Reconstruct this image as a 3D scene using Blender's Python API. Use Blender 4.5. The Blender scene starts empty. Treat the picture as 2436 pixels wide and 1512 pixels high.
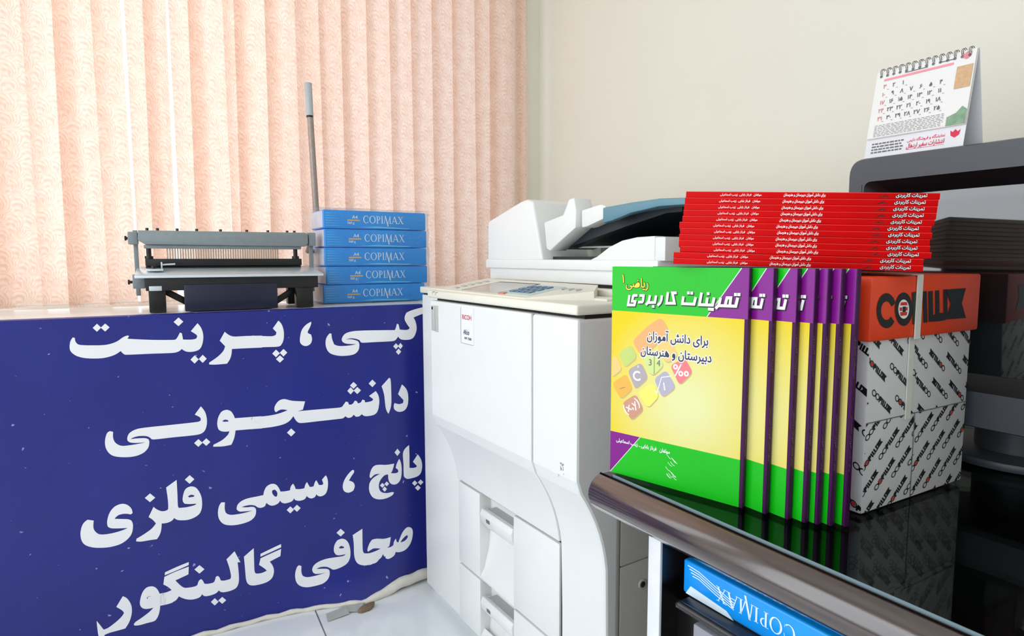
import bpy, bmesh, math, random
import numpy as np
from mathutils import Vector, Matrix
from mathutils.geometry import delaunay_2d_cdt

random.seed(7)
S = bpy.context.scene
COL = S.collection

# ------------------------------------------------------------------ camera
FOC, PCX, PCY, EYE = 1500.0, 1267.0, 756.0, 1.06
YAW = math.radians(30.0)
PITCH = math.atan(144 / 1500.0)
cd = bpy.data.cameras.new('camera')
cam = bpy.data.objects.new('camera', cd)
COL.objects.link(cam)
cam.location = (0, 0, EYE)
cam.rotation_euler = (math.pi / 2 - PITCH, 0, -YAW)
cd.sensor_fit = 'HORIZONTAL'
cd.sensor_width = 36.0
cd.lens = 36.0 * FOC / 2436.0
cd.shift_x = (1218.0 - PCX) / 2436.0
cd.clip_start = 0.02
S.camera = cam

# ------------------------------------------------------------------ daylight, exposure
w = bpy.data.worlds.new('daylight_sky')
S.world = w
w.use_nodes = True
bg = w.node_tree.nodes['Background']
bg.inputs[0].default_value = (0.86, 0.93, 1.0, 1)
bg.inputs[1].default_value = 1.0

def area_light(name, loc, rot, sx, sy, power, col):
    l = bpy.data.lights.new(name, 'AREA')
    l.shape = 'RECTANGLE'
    l.size, l.size_y, l.energy, l.color = sx, sy, power, col
    o = bpy.data.objects.new(name, l)
    COL.objects.link(o)
    o.location, o.rotation_euler = loc, rot
    return o

# daylight falling in through the shop window in the left wall, and on the back of the blinds
area_light('daylight_left_window', (-1.50, .47, 1.32), (0, math.radians(-74), 0), 2.1, 3.5, 26.5, (0.93, 0.97, 1.0))
area_light('daylight_back_window', (-0.30, 2.80, 1.60), (math.radians(-90), 0, 0), 1.9, 1.6, 6.8, (1.0, 0.97, 0.93))
S.view_settings.view_transform = 'Standard'
S.view_settings.look = 'None'
S.view_settings.exposure = 0.7
S.view_settings.gamma = 1.0
S.view_settings.use_curve_mapping = False

# ------------------------------------------------------------------ from a point of the photo to a place
_f = np.array([math.sin(YAW) * math.cos(PITCH), math.cos(YAW) * math.cos(PITCH), -math.sin(PITCH)])
_r = np.array([math.cos(YAW), -math.sin(YAW), 0.0])
_u = np.cross(_r, _f)
_c = np.array([0, 0, EYE])

def ray(x, y):
    return _f + _r * (x - PCX) / FOC - _u * (y - PCY) / FOC

def floor_at(x, y, z=0.0):
    d = ray(x, y)
    return _c + d * ((z - EYE) / d[2])

class Fr:
    """a thing's own frame: origin and heading"""
    def __init__(s, o, ang):
        s.o = np.array(o, float); s.ang = math.radians(ang)
        s.x = np.array([math.cos(s.ang), math.sin(s.ang), 0.0])
        s.y = np.array([-math.sin(s.ang), math.cos(s.ang), 0.0])
    def w(s, u, v, z):
        return s.o + s.x * u + s.y * v + np.array([0, 0, z])
    def on(s, x, y, v=0.0):
        d = ray(x, y)
        t = ((s.w(0, v, 0) - _c) @ s.y) / (d @ s.y)
        p = _c + d * t - s.o
        return (float(p @ s.x), float(p[2]))

# ------------------------------------------------------------------ materials
def lin(c):
    c = c / 255.0
    return c / 12.92 if c <= 0.04045 else ((c + 0.055) / 1.055) ** 2.4

def rgb(r, g, b):
    return (lin(r), lin(g), lin(b), 1.0)

MATS = {}

def mat(name, col, rough=0.5, metal=0.0, spec=0.5, vary=0.06, scale=18.0, bump=0.0, bscale=120.0, coat=0.0):
    """plain surface with a little procedural unevenness"""
    m = bpy.data.materials.new(name)
    m.use_nodes = True
    nt = m.node_tree
    b = nt.nodes['Principled BSDF']
    c = rgb(*col)
    tc = nt.nodes.new('ShaderNodeTexCoord')
    if vary > 0:
        n = nt.nodes.new('ShaderNodeTexNoise')
        n.inputs['Scale'].default_value = scale
        n.inputs['Detail'].default_value = 3
        nt.links.new(tc.outputs['Object'], n.inputs['Vector'])
        mx = nt.nodes.new('ShaderNodeMix'); mx.data_type = 'RGBA'
        mx.inputs[6].default_value = tuple(x * (1 - vary) for x in c[:3]) + (1,)
        mx.inputs[7].default_value = tuple(min(1, x * (1 + vary)) for x in c[:3]) + (1,)
        nt.links.new(n.outputs['Fac'], mx.inputs[0])
        nt.links.new(mx.outputs[2], b.inputs['Base Color'])
    else:
        b.inputs['Base Color'].default_value = c
    b.inputs['Roughness'].default_value = rough
    b.inputs['Metallic'].default_value = metal
    b.inputs['Specular IOR Level'].default_value = spec
    b.inputs['Coat Weight'].default_value = coat
    b.inputs['Coat Roughness'].default_value = 0.06
    if bump > 0:
        n2 = nt.nodes.new('ShaderNodeTexNoise')
        n2.inputs['Scale'].default_value = bscale
        nt.links.new(tc.outputs['Object'], n2.inputs['Vector'])
        bp = nt.nodes.new('ShaderNodeBump')
        bp.inputs['Strength'].default_value = bump
        bp.inputs['Distance'].default_value = 0.002
        nt.links.new(n2.outputs['Fac'], bp.inputs['Height'])
        nt.links.new(bp.outputs['Normal'], b.inputs['Normal'])
    MATS[name] = m
    return m

def nodes_of(m):
    nt = m.node_tree
    return nt, nt.nodes, nt.links, nt.nodes['Principled BSDF']

W_WALL = mat('cream_wall_paint', (231, 228, 215), 0.7, vary=0.03, scale=3, bump=0.06, bscale=90)
W_WHITE = mat('white_wall_paint', (236, 233, 224), 0.7, vary=0.03)
M_CEIL = mat('ceiling_paint', (238, 238, 235), 0.8)
M_WFRAME = mat('window_frame_white', (238, 236, 228), 0.35)
M_FILLWALL = mat('pale_fill_wall', (222, 220, 214), 0.8)  # unseen wall behind the camera, made pale and set close to bounce fill light

def tile_material():
    m = mat('glossy_white_floor_tile', (232, 236, 238), 0.12, vary=0)
    nt, N, L, b = nodes_of(m)
    tc = N.new('ShaderNodeTexCoord')
    mp = N.new('ShaderNodeMapping'); mp.inputs['Location'].default_value = (-0.337, -0.31, 0)
    br = N.new('ShaderNodeTexBrick')
    br.offset = 0.0; br.squash = 1.0
    br.inputs['Scale'].default_value = 1.0
    br.inputs['Brick Width'].default_value = 0.60
    br.inputs['Row Height'].default_value = 0.60
    br.inputs['Mortar Size'].default_value = 0.0022
    br.inputs['Color1'].default_value = rgb(244, 247, 249)
    br.inputs['Color2'].default_value = rgb(241, 245, 248)
    br.inputs['Mortar'].default_value = rgb(120, 120, 118)
    nz = N.new('ShaderNodeTexNoise'); nz.inputs['Scale'].default_value = 4; nz.inputs['Detail'].default_value = 5
    mx = N.new('ShaderNodeMix'); mx.data_type = 'RGBA'; mx.blend_type = 'MULTIPLY'; mx.inputs[0].default_value = 0.12
    L.new(tc.outputs['Object'], mp.inputs[0]); L.new(mp.outputs[0], br.inputs[0])
    L.new(tc.outputs['Object'], nz.inputs[0])
    L.new(br.outputs['Color'], mx.inputs[6]); L.new(nz.outputs['Fac'], mx.inputs[7])
    L.new(mx.outputs[2], b.inputs['Base Color'])
    return m
M_TILE = tile_material()

def blind_material():
    """pale peach blind cloth with a woven fan-leaf pattern, lets daylight through"""
    m = bpy.data.materials.new('fan_leaf_blind_cloth'); m.use_nodes = True
    nt = m.node_tree; N, L = nt.nodes, nt.links
    N.remove(N['Principled BSDF'])
    out = N['Material Output']
    tc = N.new('ShaderNodeTexCoord')
    sep = N.new('ShaderNodeSeparateXYZ'); L.new(tc.outputs['Object'], sep.inputs[0])
    cmb = N.new('ShaderNodeCombineXYZ')
    L.new(sep.outputs['X'], cmb.inputs[0]); L.new(sep.outputs['Z'], cmb.inputs[1])
    def math_(op, a, b2=None):
        n = N.new('ShaderNodeMath'); n.operation = op
        for i, x in enumerate((a, b2)):
            if x is None: continue
            if isinstance(x, (int, float)): n.inputs[i].default_value = x
            else: L.new(x, n.inputs[i])
        return n.outputs[0]
    def fans(sc, loc, ribs):
        mp = N.new('ShaderNodeMapping'); mp.inputs['Scale'].default_value = (sc, sc * 0.8, 1); mp.inputs['Location'].default_value = loc
        L.new(cmb.outputs[0], mp.inputs[0])
        vo = N.new('ShaderNodeTexVoronoi'); vo.voronoi_dimensions = '2D'; vo.inputs['Randomness'].default_value = 0.75
        vo.inputs['Scale'].default_value = 1.0
        L.new(mp.outputs[0], vo.inputs['Vector'])
        sb = N.new('ShaderNodeVectorMath'); sb.operation = 'SUBTRACT'
        L.new(mp.outputs[0], sb.inputs[0]); L.new(vo.outputs['Position'], sb.inputs[1])
        s2 = N.new('ShaderNodeSeparateXYZ'); L.new(sb.outputs[0], s2.inputs[0])
        yy = math_('ADD', s2.outputs['Y'], 0.45)
        ang = math_('ARCTAN2', s2.outputs['X'], yy)
        bend = math_('MULTIPLY', vo.outputs['Distance'], 1.4)
        rib = math_('SINE', math_('MULTIPLY', math_('ADD', ang, bend), ribs))
        ring = math_('SINE', math_('MULTIPLY', vo.outputs['Distance'], 16))
        return rib, ring, vo.outputs['Distance']
    r1, g1, d1 = fans(26, (0, 0, 0), 15)
    r2, g2, d2 = fans(34, (3.3, 1.7, 0), 11)
    lines = math_('ADD', math_('MULTIPLY', math_('SMOOTH_MIN', r1, 0.9), 0.5), math_('MULTIPLY', g2, 0.22))
    lines = math_('ADD', lines, math_('MULTIPLY', math_('SUBTRACT', d1, 0.4), 0.8))
    ramp = N.new('ShaderNodeValToRGB')
    e = ramp.color_ramp.elements
    e[0].position, e[0].color = 0.05, rgb(234, 202, 186)
    e[1].position, e[1].color = 0.9, rgb(250, 232, 220)
    k = ramp.color_ramp.elements.new(0.45); k.color = rgb(244, 219, 205)
    L.new(math_('ADD', math_('MULTIPLY', lines, 0.55), 0.45), ramp.inputs[0])
    di = N.new('ShaderNodeBsdfDiffuse'); tr = N.new('ShaderNodeBsdfTranslucent')
    L.new(ramp.outputs[0], di.inputs[0]); L.new(ramp.outputs[0], tr.inputs[0])
    mx = N.new('ShaderNodeMixShader'); mx.inputs[0].default_value = 0.66
    L.new(di.outputs[0], mx.inputs[1]); L.new(tr.outputs[0], mx.inputs[2])
    L.new(mx.outputs[0], out.inputs['Surface'])
    return m
M_BLIND = blind_material()

def pane_material(name, col=(1, 1, 1), gloss=0.06, rough=0.0, fres=0.5):
    """thin clear sheet: mostly straight through, a little mirror"""
    m = bpy.data.materials.new(name); m.use_nodes = True
    nt = m.node_tree; N, L = nt.nodes, nt.links
    N.remove(N['Principled BSDF'])
    tr = N.new('ShaderNodeBsdfTransparent'); tr.inputs[0].default_value = (*col, 1)
    gl = N.new('ShaderNodeBsdfGlossy'); gl.inputs['Roughness'].default_value = rough
    lw = N.new('ShaderNodeLayerWeight'); lw.inputs[0].default_value = 0.25
    ml = N.new('ShaderNodeMath'); ml.operation = 'MULTIPLY_ADD'; ml.inputs[1].default_value = fres; ml.inputs[2].default_value = gloss
    mx = N.new('ShaderNodeMixShader')
    L.new(lw.outputs['Fresnel'], ml.inputs[0]); L.new(ml.outputs[0], mx.inputs[0])
    L.new(tr.outputs[0], mx.inputs[1]); L.new(gl.outputs[0], mx.inputs[2])
    L.new(mx.outputs[0], N['Material Output'].inputs['Surface'])
    return m
M_PANE = pane_material('window_pane_glass')
M_TABLEGLASS = pane_material('desk_glass_sheet', (0.6, 0.64, 0.64), 0.012, 0.0, 0.26)
M_FILM = pane_material('clear_wrap_film', (0.99, 0.995, 1.0), 0.05, 0.10, 0.3)
nt, N_, L_ = M_FILM.node_tree, M_FILM.node_tree.nodes, M_FILM.node_tree.links
_n = N_.new('ShaderNodeTexNoise'); _n.inputs['Scale'].default_value = 14; _n.inputs['Detail'].default_value = 4; _n.inputs['Distortion'].default_value = 1.5
_t = N_.new('ShaderNodeTexCoord'); L_.new(_t.outputs['Object'], _n.inputs[0])
_b = N_.new('ShaderNodeBump'); _b.inputs['Strength'].default_value = 0.9; _b.inputs['Distance'].default_value = 0.012
L_.new(_n.outputs['Fac'], _b.inputs['Height'])
for _x in N_:
    if _x.type == 'BSDF_GLOSSY': L_.new(_b.outputs[0], _x.inputs['Normal'])

M_BANNER = mat('navy_vinyl_banner', (14, 28, 130), 0.34, spec=0.6, vary=0.25, scale=4, bump=0.10, bscale=9)
nt, N_, L_, _p = nodes_of(M_BANNER)
# little white scuffs in the vinyl
_tc = N_.new('ShaderNodeTexCoord')
_n = N_.new('ShaderNodeTexNoise'); _n.inputs['Scale'].default_value = 60; _n.inputs['Detail'].default_value = 2
L_.new(_tc.outputs['Object'], _n.inputs[0])
_r2 = N_.new('ShaderNodeValToRGB'); _r2.color_ramp.elements[0].position = 0.715; _r2.color_ramp.elements[1].position = 0.75
L_.new(_n.outputs['Fac'], _r2.inputs[0])
_mx = N_.new('ShaderNodeMix'); _mx.data_type = 'RGBA'
_old = _p.inputs['Base Color'].links[0].from_socket
L_.new(_r2.outputs[0], _mx.inputs[0]); L_.new(_old, _mx.inputs[6]); _mx.inputs[7].default_value = rgb(150, 160, 210)
L_.new(_mx.outputs[2], _p.inputs['Base Color'])
M_BLETTER = mat('white_vinyl_lettering', (248, 249, 252), 0.4, vary=0.02)
M_BHEM = mat('white_banner_hem', (226, 222, 212), 0.6, vary=0.1, scale=40)
M_COUNTER = mat('white_counter_laminate', (232, 230, 226), 0.25)

M_PLASTIC = mat('office_white_plastic', (232, 233, 231), 0.38, vary=0.02, bump=0.02, bscale=400)
M_PLASTIC2 = mat('warm_white_plastic', (232, 229, 214), 0.42, vary=0.02)
M_PGREY = mat('pale_grey_plastic', (186, 190, 186), 0.4)
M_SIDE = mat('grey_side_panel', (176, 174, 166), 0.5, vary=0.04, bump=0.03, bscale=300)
M_SEAM = mat('dark_seam', (28, 28, 30), 0.6, vary=0)
M_TRAY = mat('blue_grey_tray_plastic', (96, 140, 156), 0.35)
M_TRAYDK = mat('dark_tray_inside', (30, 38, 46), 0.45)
M_LCD = mat('grey_screen', (182, 180, 172), 0.15)
M_KEYBLUE = mat('blue_grey_keys', (92, 118, 150), 0.4)
M_KEYGRN = mat('pale_green_panel', (190, 214, 204), 0.4)
M_KEYRED = mat('red_key', (214, 120, 120), 0.4)
M_STICK = mat('sticker_paper', (236, 236, 238), 0.4, vary=0.01)
M_INKRED = mat('red_ink', (190, 40, 60), 0.5, vary=0)
M_INKDARK = mat('dark_ink', (40, 44, 70), 0.5, vary=0)
M_INKBLACK = mat('black_ink', (14, 14, 18), 0.5, vary=0)
M_INKGREY = mat('grey_ink', (110, 110, 112), 0.6, vary=0)
M_INKWHITE = mat('white_ink', (244, 244, 246), 0.5, vary=0)
M_INKYEL = mat('yellow_ink', (238, 208, 50), 0.5, vary=0)

M_STEELGREY = mat('grey_painted_steel', (136, 146, 150), 0.4, vary=0.12, scale=60)
M_BLACKSTEEL = mat('black_painted_steel', (18, 18, 20), 0.35, vary=0.2)
M_NAVYSTEEL = mat('navy_painted_steel', (20, 26, 56), 0.35, vary=0.15)
M_BRIGHT = mat('brushed_steel_plate', (222, 230, 236), 0.28, metal=0.3, vary=0.06, scale=200)
M_CHROME = mat('polished_pin_steel', (200, 190, 180), 0.2, metal=1.0, vary=0)
M_TUBE = mat('worn_steel_tube', (164, 150, 142), 0.4, metal=0.2, vary=0.25, scale=90)
M_GRIP = mat('grey_grip', (186, 192, 196), 0.5, vary=0.1)

M_REAM = mat('ream_blue_wrapper', (14, 150, 255), 0.3, vary=0.22, scale=9)
M_REAMCY = mat('ream_cyan_print', (110, 208, 252), 0.35, vary=0.1)
M_REAMWH = mat('ream_white_print_and_glare', (222, 240, 252), 0.4, vary=0.02)  # white print, and the glare painted on the shelf ream
M_REAMOR = mat('ream_orange_print', (236, 190, 90), 0.4, vary=0.02)
M_REAMEND = mat('ream_pale_end', (214, 222, 246), 0.4, vary=0.2, scale=25)

M_GREEN = mat('cover_green', (14, 182, 20), 0.3, spec=0.3, vary=0.08, scale=10)
M_PURPLE = mat('cover_purple', (126, 18, 132), 0.3, spec=0.3, vary=0.08)
M_SPINE = mat('spine_purple', (62, 12, 68), 0.4, spec=0.2, vary=0.15, scale=60)
M_EDGE = mat('white_diagonal_line', (210, 225, 210), 0.4, vary=0)
M_PAPER = mat('book_pages', (236, 232, 222), 0.8, vary=0.06, scale=80)

def yellow_material():
    m = mat('cover_yellow', (250, 222, 70), 0.35, spec=0.15, vary=0)
    nt, N, L, b = nodes_of(m)
    tc = N.new('ShaderNodeTexCoord')
    mp = N.new('ShaderNodeMapping'); mp.inputs['Location'].default_value = (0.085, 0, -0.125)
    gr = N.new('ShaderNodeVectorMath'); gr.operation = 'LENGTH'
    L.new(tc.outputs['Object'], mp.inputs[0]); L.new(mp.outputs[0], gr.inputs[0])
    rp = N.new('ShaderNodeValToRGB')
    rp.color_ramp.elements[0].position = 0.02; rp.color_ramp.elements[0].color = rgb(220, 220, 160)
    rp.color_ramp.elements[1].position = 0.15; rp.color_ramp.elements[1].color = rgb(224, 198, 22)
    L.new(gr.outputs['Value'], rp.inputs[0]); L.new(rp.outputs[0], b.inputs['Base Color'])
    return m
M_YELLOW = yellow_material()
KEYCOL = {}
for k, c in dict(orange=(236, 160, 92), leaf=(182, 196, 96), peach=(236, 188, 104), lime=(196, 212, 124),
                 mauve=(164, 154, 160), pink=(226, 112, 116), lilac=(168, 162, 182), lemon=(238, 226, 92),
                 amber=(240, 166, 50), brown=(196, 138, 112)).items():
    KEYCOL[k] = mat('key_' + k, c, 0.25, vary=0.05)
M_KEYSHADE = mat('key_outline', (186, 168, 112), 0.3, vary=0.02)
M_RED = mat('red_book_cover', (204, 1, 5), 0.45, spec=0.1, vary=0.1, scale=30)
M_REDFOLD = mat('red_cover_edge', (240, 50, 48), 0.4, spec=0.2, vary=0.05)

M_CARTON = mat('printed_carton_grey', (206, 208, 208), 0.55, vary=0.05, bump=0.05, bscale=60)
M_CARTONRED = mat('carton_orange_red', (224, 62, 14), 0.45, vary=0.08)
M_STRAP = mat('white_packing_strap', (214, 216, 208), 0.5, vary=0.08)
M_CARTINK = mat('carton_black_print', (12, 13, 20), 0.5, vary=0)
M_CARTREDINK = mat('carton_red_print', (206, 50, 40), 0.5, vary=0)

M_MON = mat('charcoal_monitor_plastic', (66, 69, 76), 0.42, vary=0.04, bump=0.04, bscale=600)
M_MONIN = mat('black_monitor_recess', (14, 15, 18), 0.35, vary=0)
M_TUBEGLASS = mat('dark_screen_glass', (20, 24, 26), 0.04, vary=0, spec=0.9, coat=1.0)
M_CALPAPER = mat('calendar_paper', (232, 233, 230), 0.45, vary=0.01)
M_CALBACK = mat('calendar_card', (226, 228, 232), 0.5)
M_CALPINK = mat('calendar_pink_print', (240, 150, 160), 0.5, vary=0.05)
M_CALTAN = mat('calendar_tan_picture', (206, 170, 130), 0.5, vary=0.25, scale=200)
M_CALGREEN = mat('calendar_green_picture', (130, 164, 134), 0.5, vary=0.45, scale=150)
M_CALRED = mat('calendar_red_print', (214, 40, 80), 0.5, vary=0)
M_CALFADE = mat('calendar_faded_red_print', (214, 140, 146), 0.5, vary=0)
M_CALINK = mat('calendar_grey_ink', (104, 104, 108), 0.6, vary=0)
M_WIRE = mat('dark_ring_wire', (110, 104, 104), 0.3, metal=0.8, vary=0)

def wood_material():
    m = mat('dark_walnut_veneer', (44, 30, 27), 0.25, vary=0, coat=1.0)
    nt, N, L, b = nodes_of(m)
    b.inputs['Coat IOR'].default_value = 1.75; b.inputs['Coat Roughness'].default_value = 0.13
    tc = N.new('ShaderNodeTexCoord')
    mp = N.new('ShaderNodeMapping'); mp.inputs['Scale'].default_value = (2.0, 40, 40)
    n = N.new('ShaderNodeTexNoise'); n.inputs['Scale'].default_value = 4; n.inputs['Detail'].default_value = 6
    L.new(tc.outputs['Object'], mp.inputs[0]); L.new(mp.outputs[0], n.inputs[0])
    rp = N.new('ShaderNodeValToRGB')
    rp.color_ramp.elements[0].position = 0.3; rp.color_ramp.elements[0].color = rgb(30, 20, 18)
    rp.color_ramp.elements[1].position = 0.7; rp.color_ramp.elements[1].color = rgb(66, 44, 38)
    L.new(n.outputs['Fac'], rp.inputs[0]); L.new(rp.outputs[0], b.inputs['Base Color'])
    bp = N.new('ShaderNodeBump'); bp.inputs['Strength'].default_value = 0.08; bp.inputs['Distance'].default_value = 0.001
    L.new(n.outputs['Fac'], bp.inputs['Height']); L.new(bp.outputs[0], b.inputs['Normal'])
    return m
M_WOOD = wood_material()
M_WOODTOP = mat('black_brown_desk_top', (14, 10, 9), 0.3, vary=0.3, scale=20)
M_GLASSEDGE = mat('frosted_glass_edge', (110, 130, 138), 0.25, vary=0.05)
M_LITEDGE = mat('lit_edge_white', (220, 222, 226), 0.3, vary=0.1, scale=30)  # white of the light on the panel edge, put into the colour
M_RAIL = mat('black_rail', (38, 38, 40), 0.25, vary=0.1)
M_DRAWER = mat('grey_drawer_front', (150, 152, 160), 0.3, vary=0.05)
M_SCRAPBR = mat('brown_scrap', (128, 108, 86), 0.8, vary=0.4, scale=90)
M_SCRAPGR = mat('grey_scrap', (180, 182, 176), 0.7, vary=0.15, scale=60)

# ------------------------------------------------------------------ shapes
def in_loop(p, l):
    r = False
    for i in range(len(l)):
        a, b = l[i - 1], l[i]
        if (a[1] > p[1]) != (b[1] > p[1]) and p[0] < (b[0] - a[0]) * (p[1] - a[1]) / (b[1] - a[1]) + a[0]: r = not r
    return r

class MB:
    """collects shapes into one mesh"""
    def __init__(s):
        s.v, s.f, s.m, s.sm = [], [], [], []
    def add(s, vs, fs, m=0, smooth=False):
        o = len(s.v)
        s.v += [tuple(float(c) for c in p) for p in vs]
        s.f += [tuple(i + o for i in f) for f in fs]
        s.m += [m] * len(fs); s.sm += [smooth] * len(fs)
    def bm(s, b, m=0, smooth=False):
        b.verts.ensure_lookup_table(); b.verts.index_update()
        s.add([v.co for v in b.verts], [[v.index for v in f.verts] for f in b.faces], m, smooth)
        b.free()
    def box(s, x0, x1, y0, y1, z0, z1, m=0, bev=0.0, seg=2):
        b = bmesh.new()
        bmesh.ops.create_cube(b, size=1)
        for v in b.verts:
            v.co = (x0 + (v.co.x + .5) * (x1 - x0), y0 + (v.co.y + .5) * (y1 - y0), z0 + (v.co.z + .5) * (z1 - z0))
        if bev > 0:
            bmesh.ops.bevel(b, geom=list(b.edges), offset=bev, segments=seg, affect='EDGES', profile=0.5)
        s.bm(b, m, bev > 0)
    def prism(s, poly, a, b_, put, m=0, bev=0.0, seg=2, smooth=None):
        """poly (2D outline) swept from a to b_; put(p, q, t) gives the place"""
        b = bmesh.new()
        n = len(poly)
        A = [b.verts.new(put(p[0], p[1], a)) for p in poly]
        B = [b.verts.new(put(p[0], p[1], b_)) for p in poly]
        b.faces.new(A); b.faces.new(B[::-1])
        for i in range(n):
            b.faces.new((A[i], B[i], B[(i + 1) % n], A[(i + 1) % n]))
        bmesh.ops.recalc_face_normals(b, faces=b.faces)
        if bev > 0:
            es = [e for e in b.edges if e.calc_face_angle(0) > 0.5]
            bmesh.ops.bevel(b, geom=es, offset=bev, segments=seg, affect='EDGES', profile=0.5)
        s.bm(b, m, bev > 0 if smooth is None else smooth)
    def tube(s, pts, r, n=10, m=0, cap=True, closed=False):
        pts = [Vector(p) for p in pts]
        rr = r if isinstance(r, (list, tuple)) else [r] * len(pts)
        vs, fs = [], []
        K = len(pts)
        up = None
        for i, p in enumerate(pts):
            if closed:
                d = pts[(i + 1) % K] - pts[i - 1]
            else:
                d = pts[min(i + 1, K - 1)] - pts[max(i - 1, 0)]
            d.normalize()
            if up is None or abs(up.dot(d)) > 0.95:
                up = Vector((0, 0, 1)) if abs(d.z) < 0.9 else Vector((1, 0, 0))
            x = d.cross(up).normalized(); y = x.cross(d).normalized(); up = y
            for j in range(n):
                t = 2 * math.pi * j / n
                vs.append(p + x * (rr[i] * math.cos(t)) + y * (rr[i] * math.sin(t)))
        for i in range(K if closed else K - 1):
            i2 = (i + 1) % K
            for j in range(n):
                fs.append((i * n + j, i * n + (j + 1) % n, i2 * n + (j + 1) % n, i2 * n + j))
        if cap and not closed:
            fs.append(tuple(range(n))[::-1]); fs.append(tuple((K - 1) * n + j for j in range(n)))
        s.add(vs, fs, m, True)
    def fill(s, outer, put, holes=(), m=0):
        loops = [outer] + list(holes)
        flat, edges = [], []
        for l in loops:
            o = len(flat); n = len(l)
            flat += [Vector((p[0], p[1])) for p in l]
            edges += [(o + i, o + (i + 1) % n) for i in range(n)]
        if len(flat) <= 4 and not holes:
            ar = sum(flat[i - 1].x * flat[i].y - flat[i].x * flat[i - 1].y for i in range(len(flat)))
            fs = [tuple(range(len(flat))) if ar > 0 else tuple(range(len(flat)))[::-1]]
            vs = flat
        else:
            vs, _e, fs = delaunay_2d_cdt(flat, edges, [], 1, 1e-7)[:3]
            if holes:
                mid = lambda f: (sum(vs[i].x for i in f) / len(f), sum(vs[i].y for i in f) / len(f))
                fs = [f for f in fs if not any(in_loop(mid(f), h) for h in holes)]
            fs = [f if sum(vs[f[i - 1]].x * vs[f[i]].y - vs[f[i]].x * vs[f[i - 1]].y for i in range(len(f))) > 0 else f[::-1] for f in fs]
        s.add([put(p[0], p[1]) for p in vs], fs, m)
    def strokes(s, pts, wd, put, m=0):
        """a flat pen line of width wd with mitred turns"""
        P = [Vector((p[0], p[1])) for p in pts]
        n = len(P); h = wd / 2
        L, R = [], []
        for i in range(n):
            d0 = (P[i] - P[i - 1]).normalized() if i > 0 else (P[1] - P[0]).normalized()
            d1 = (P[i + 1] - P[i]).normalized() if i < n - 1 else d0
            n0, n1 = Vector((-d0.y, d0.x)), Vector((-d1.y, d1.x))
            k = (n0 + n1)
            k = k / max(k.length_squared / 2, 0.35)
            L.append(P[i] + k * h); R.append(P[i] - k * h)
        s.fill(L + R[::-1], put, m=m)
    def build(s, name, mats, parent=None, loc=None, rz=None, sharp=40):
        me = bpy.data.meshes.new(name)
        me.from_pydata(s.v, [], s.f)
        for x in (mats if isinstance(mats, (list, tuple)) else [mats]):
            me.materials.append(x)
        me.polygons.foreach_set('material_index', s.m)
        me.polygons.foreach_set('use_smooth', s.sm)
        me.update()
        if any(s.sm):
            me.set_sharp_from_angle(angle=math.radians(sharp))
        o = bpy.data.objects.new(name, me)
        COL.objects.link(o)
        if parent: o.parent = parent
        if loc is not None: o.location = loc
        if rz is not None: o.rotation_euler = (0, 0, rz)
        return o

def tag(o, label=None, cat=None, group=None, kind=None):
    if label: o['label'] = label
    if cat: o['category'] = cat
    if group: o['group'] = group
    if kind: o['kind'] = kind
    return o

def thing(name, loc, rz, label, cat, group=None):
    o = bpy.data.objects.new(name, None)
    o.empty_display_size = 0.05
    COL.objects.link(o)
    o.location = loc; o.rotation_euler = (0, 0, rz)
    return tag(o, label, cat, group)

def thing_fr(name, fr, label, cat, group=None):
    return thing(name, fr.o, fr.ang, label, cat, group)

def copy_tree(o, parent=None):
    c = o.copy(); COL.objects.link(c)
    if parent: c.parent = parent
    for ch in [x for x in COL.objects if x.parent == o]:
        copy_tree(ch, c)
    return c

XZ = lambda y: (lambda u, z: (u, y, z))           # drawn on the face that looks towards -y
def XZ0(p, q, t): return (p, t, q)                # outline in x-z, swept along y
def YZ0(p, q, t): return (t, p, q)                # outline in y-z, swept along x
def XY0(p, q, t): return (p, q, t)                # outline in x-y, swept up

def ellipse(cx, cy, rx, ry, n=32, a0=0.0, a1=360.0):
    full = abs(a1 - a0) >= 359.9
    k = n if full else n + 1
    return [(cx + rx * math.cos(math.radians(a0 + (a1 - a0) * i / n)), cy + ry * math.sin(math.radians(a0 + (a1 - a0) * i / n))) for i in range(k)]

def rounded(poly, r, n=5):
    out = []
    K = len(poly)
    for i in range(K):
        p0, p1, p2 = (Vector(poly[j % K]) for j in (i - 1, i, i + 1))
        d0, d1 = (p0 - p1), (p2 - p1)
        k = min(r, d0.length * 0.45, d1.length * 0.45)
        a, b = p1 + d0.normalized() * k, p1 + d1.normalized() * k
        for j in range(n + 1):
            t = j / n
            out.append(tuple((1 - t) ** 2 * a + 2 * t * (1 - t) * p1 + t * t * b))
    return out

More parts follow.
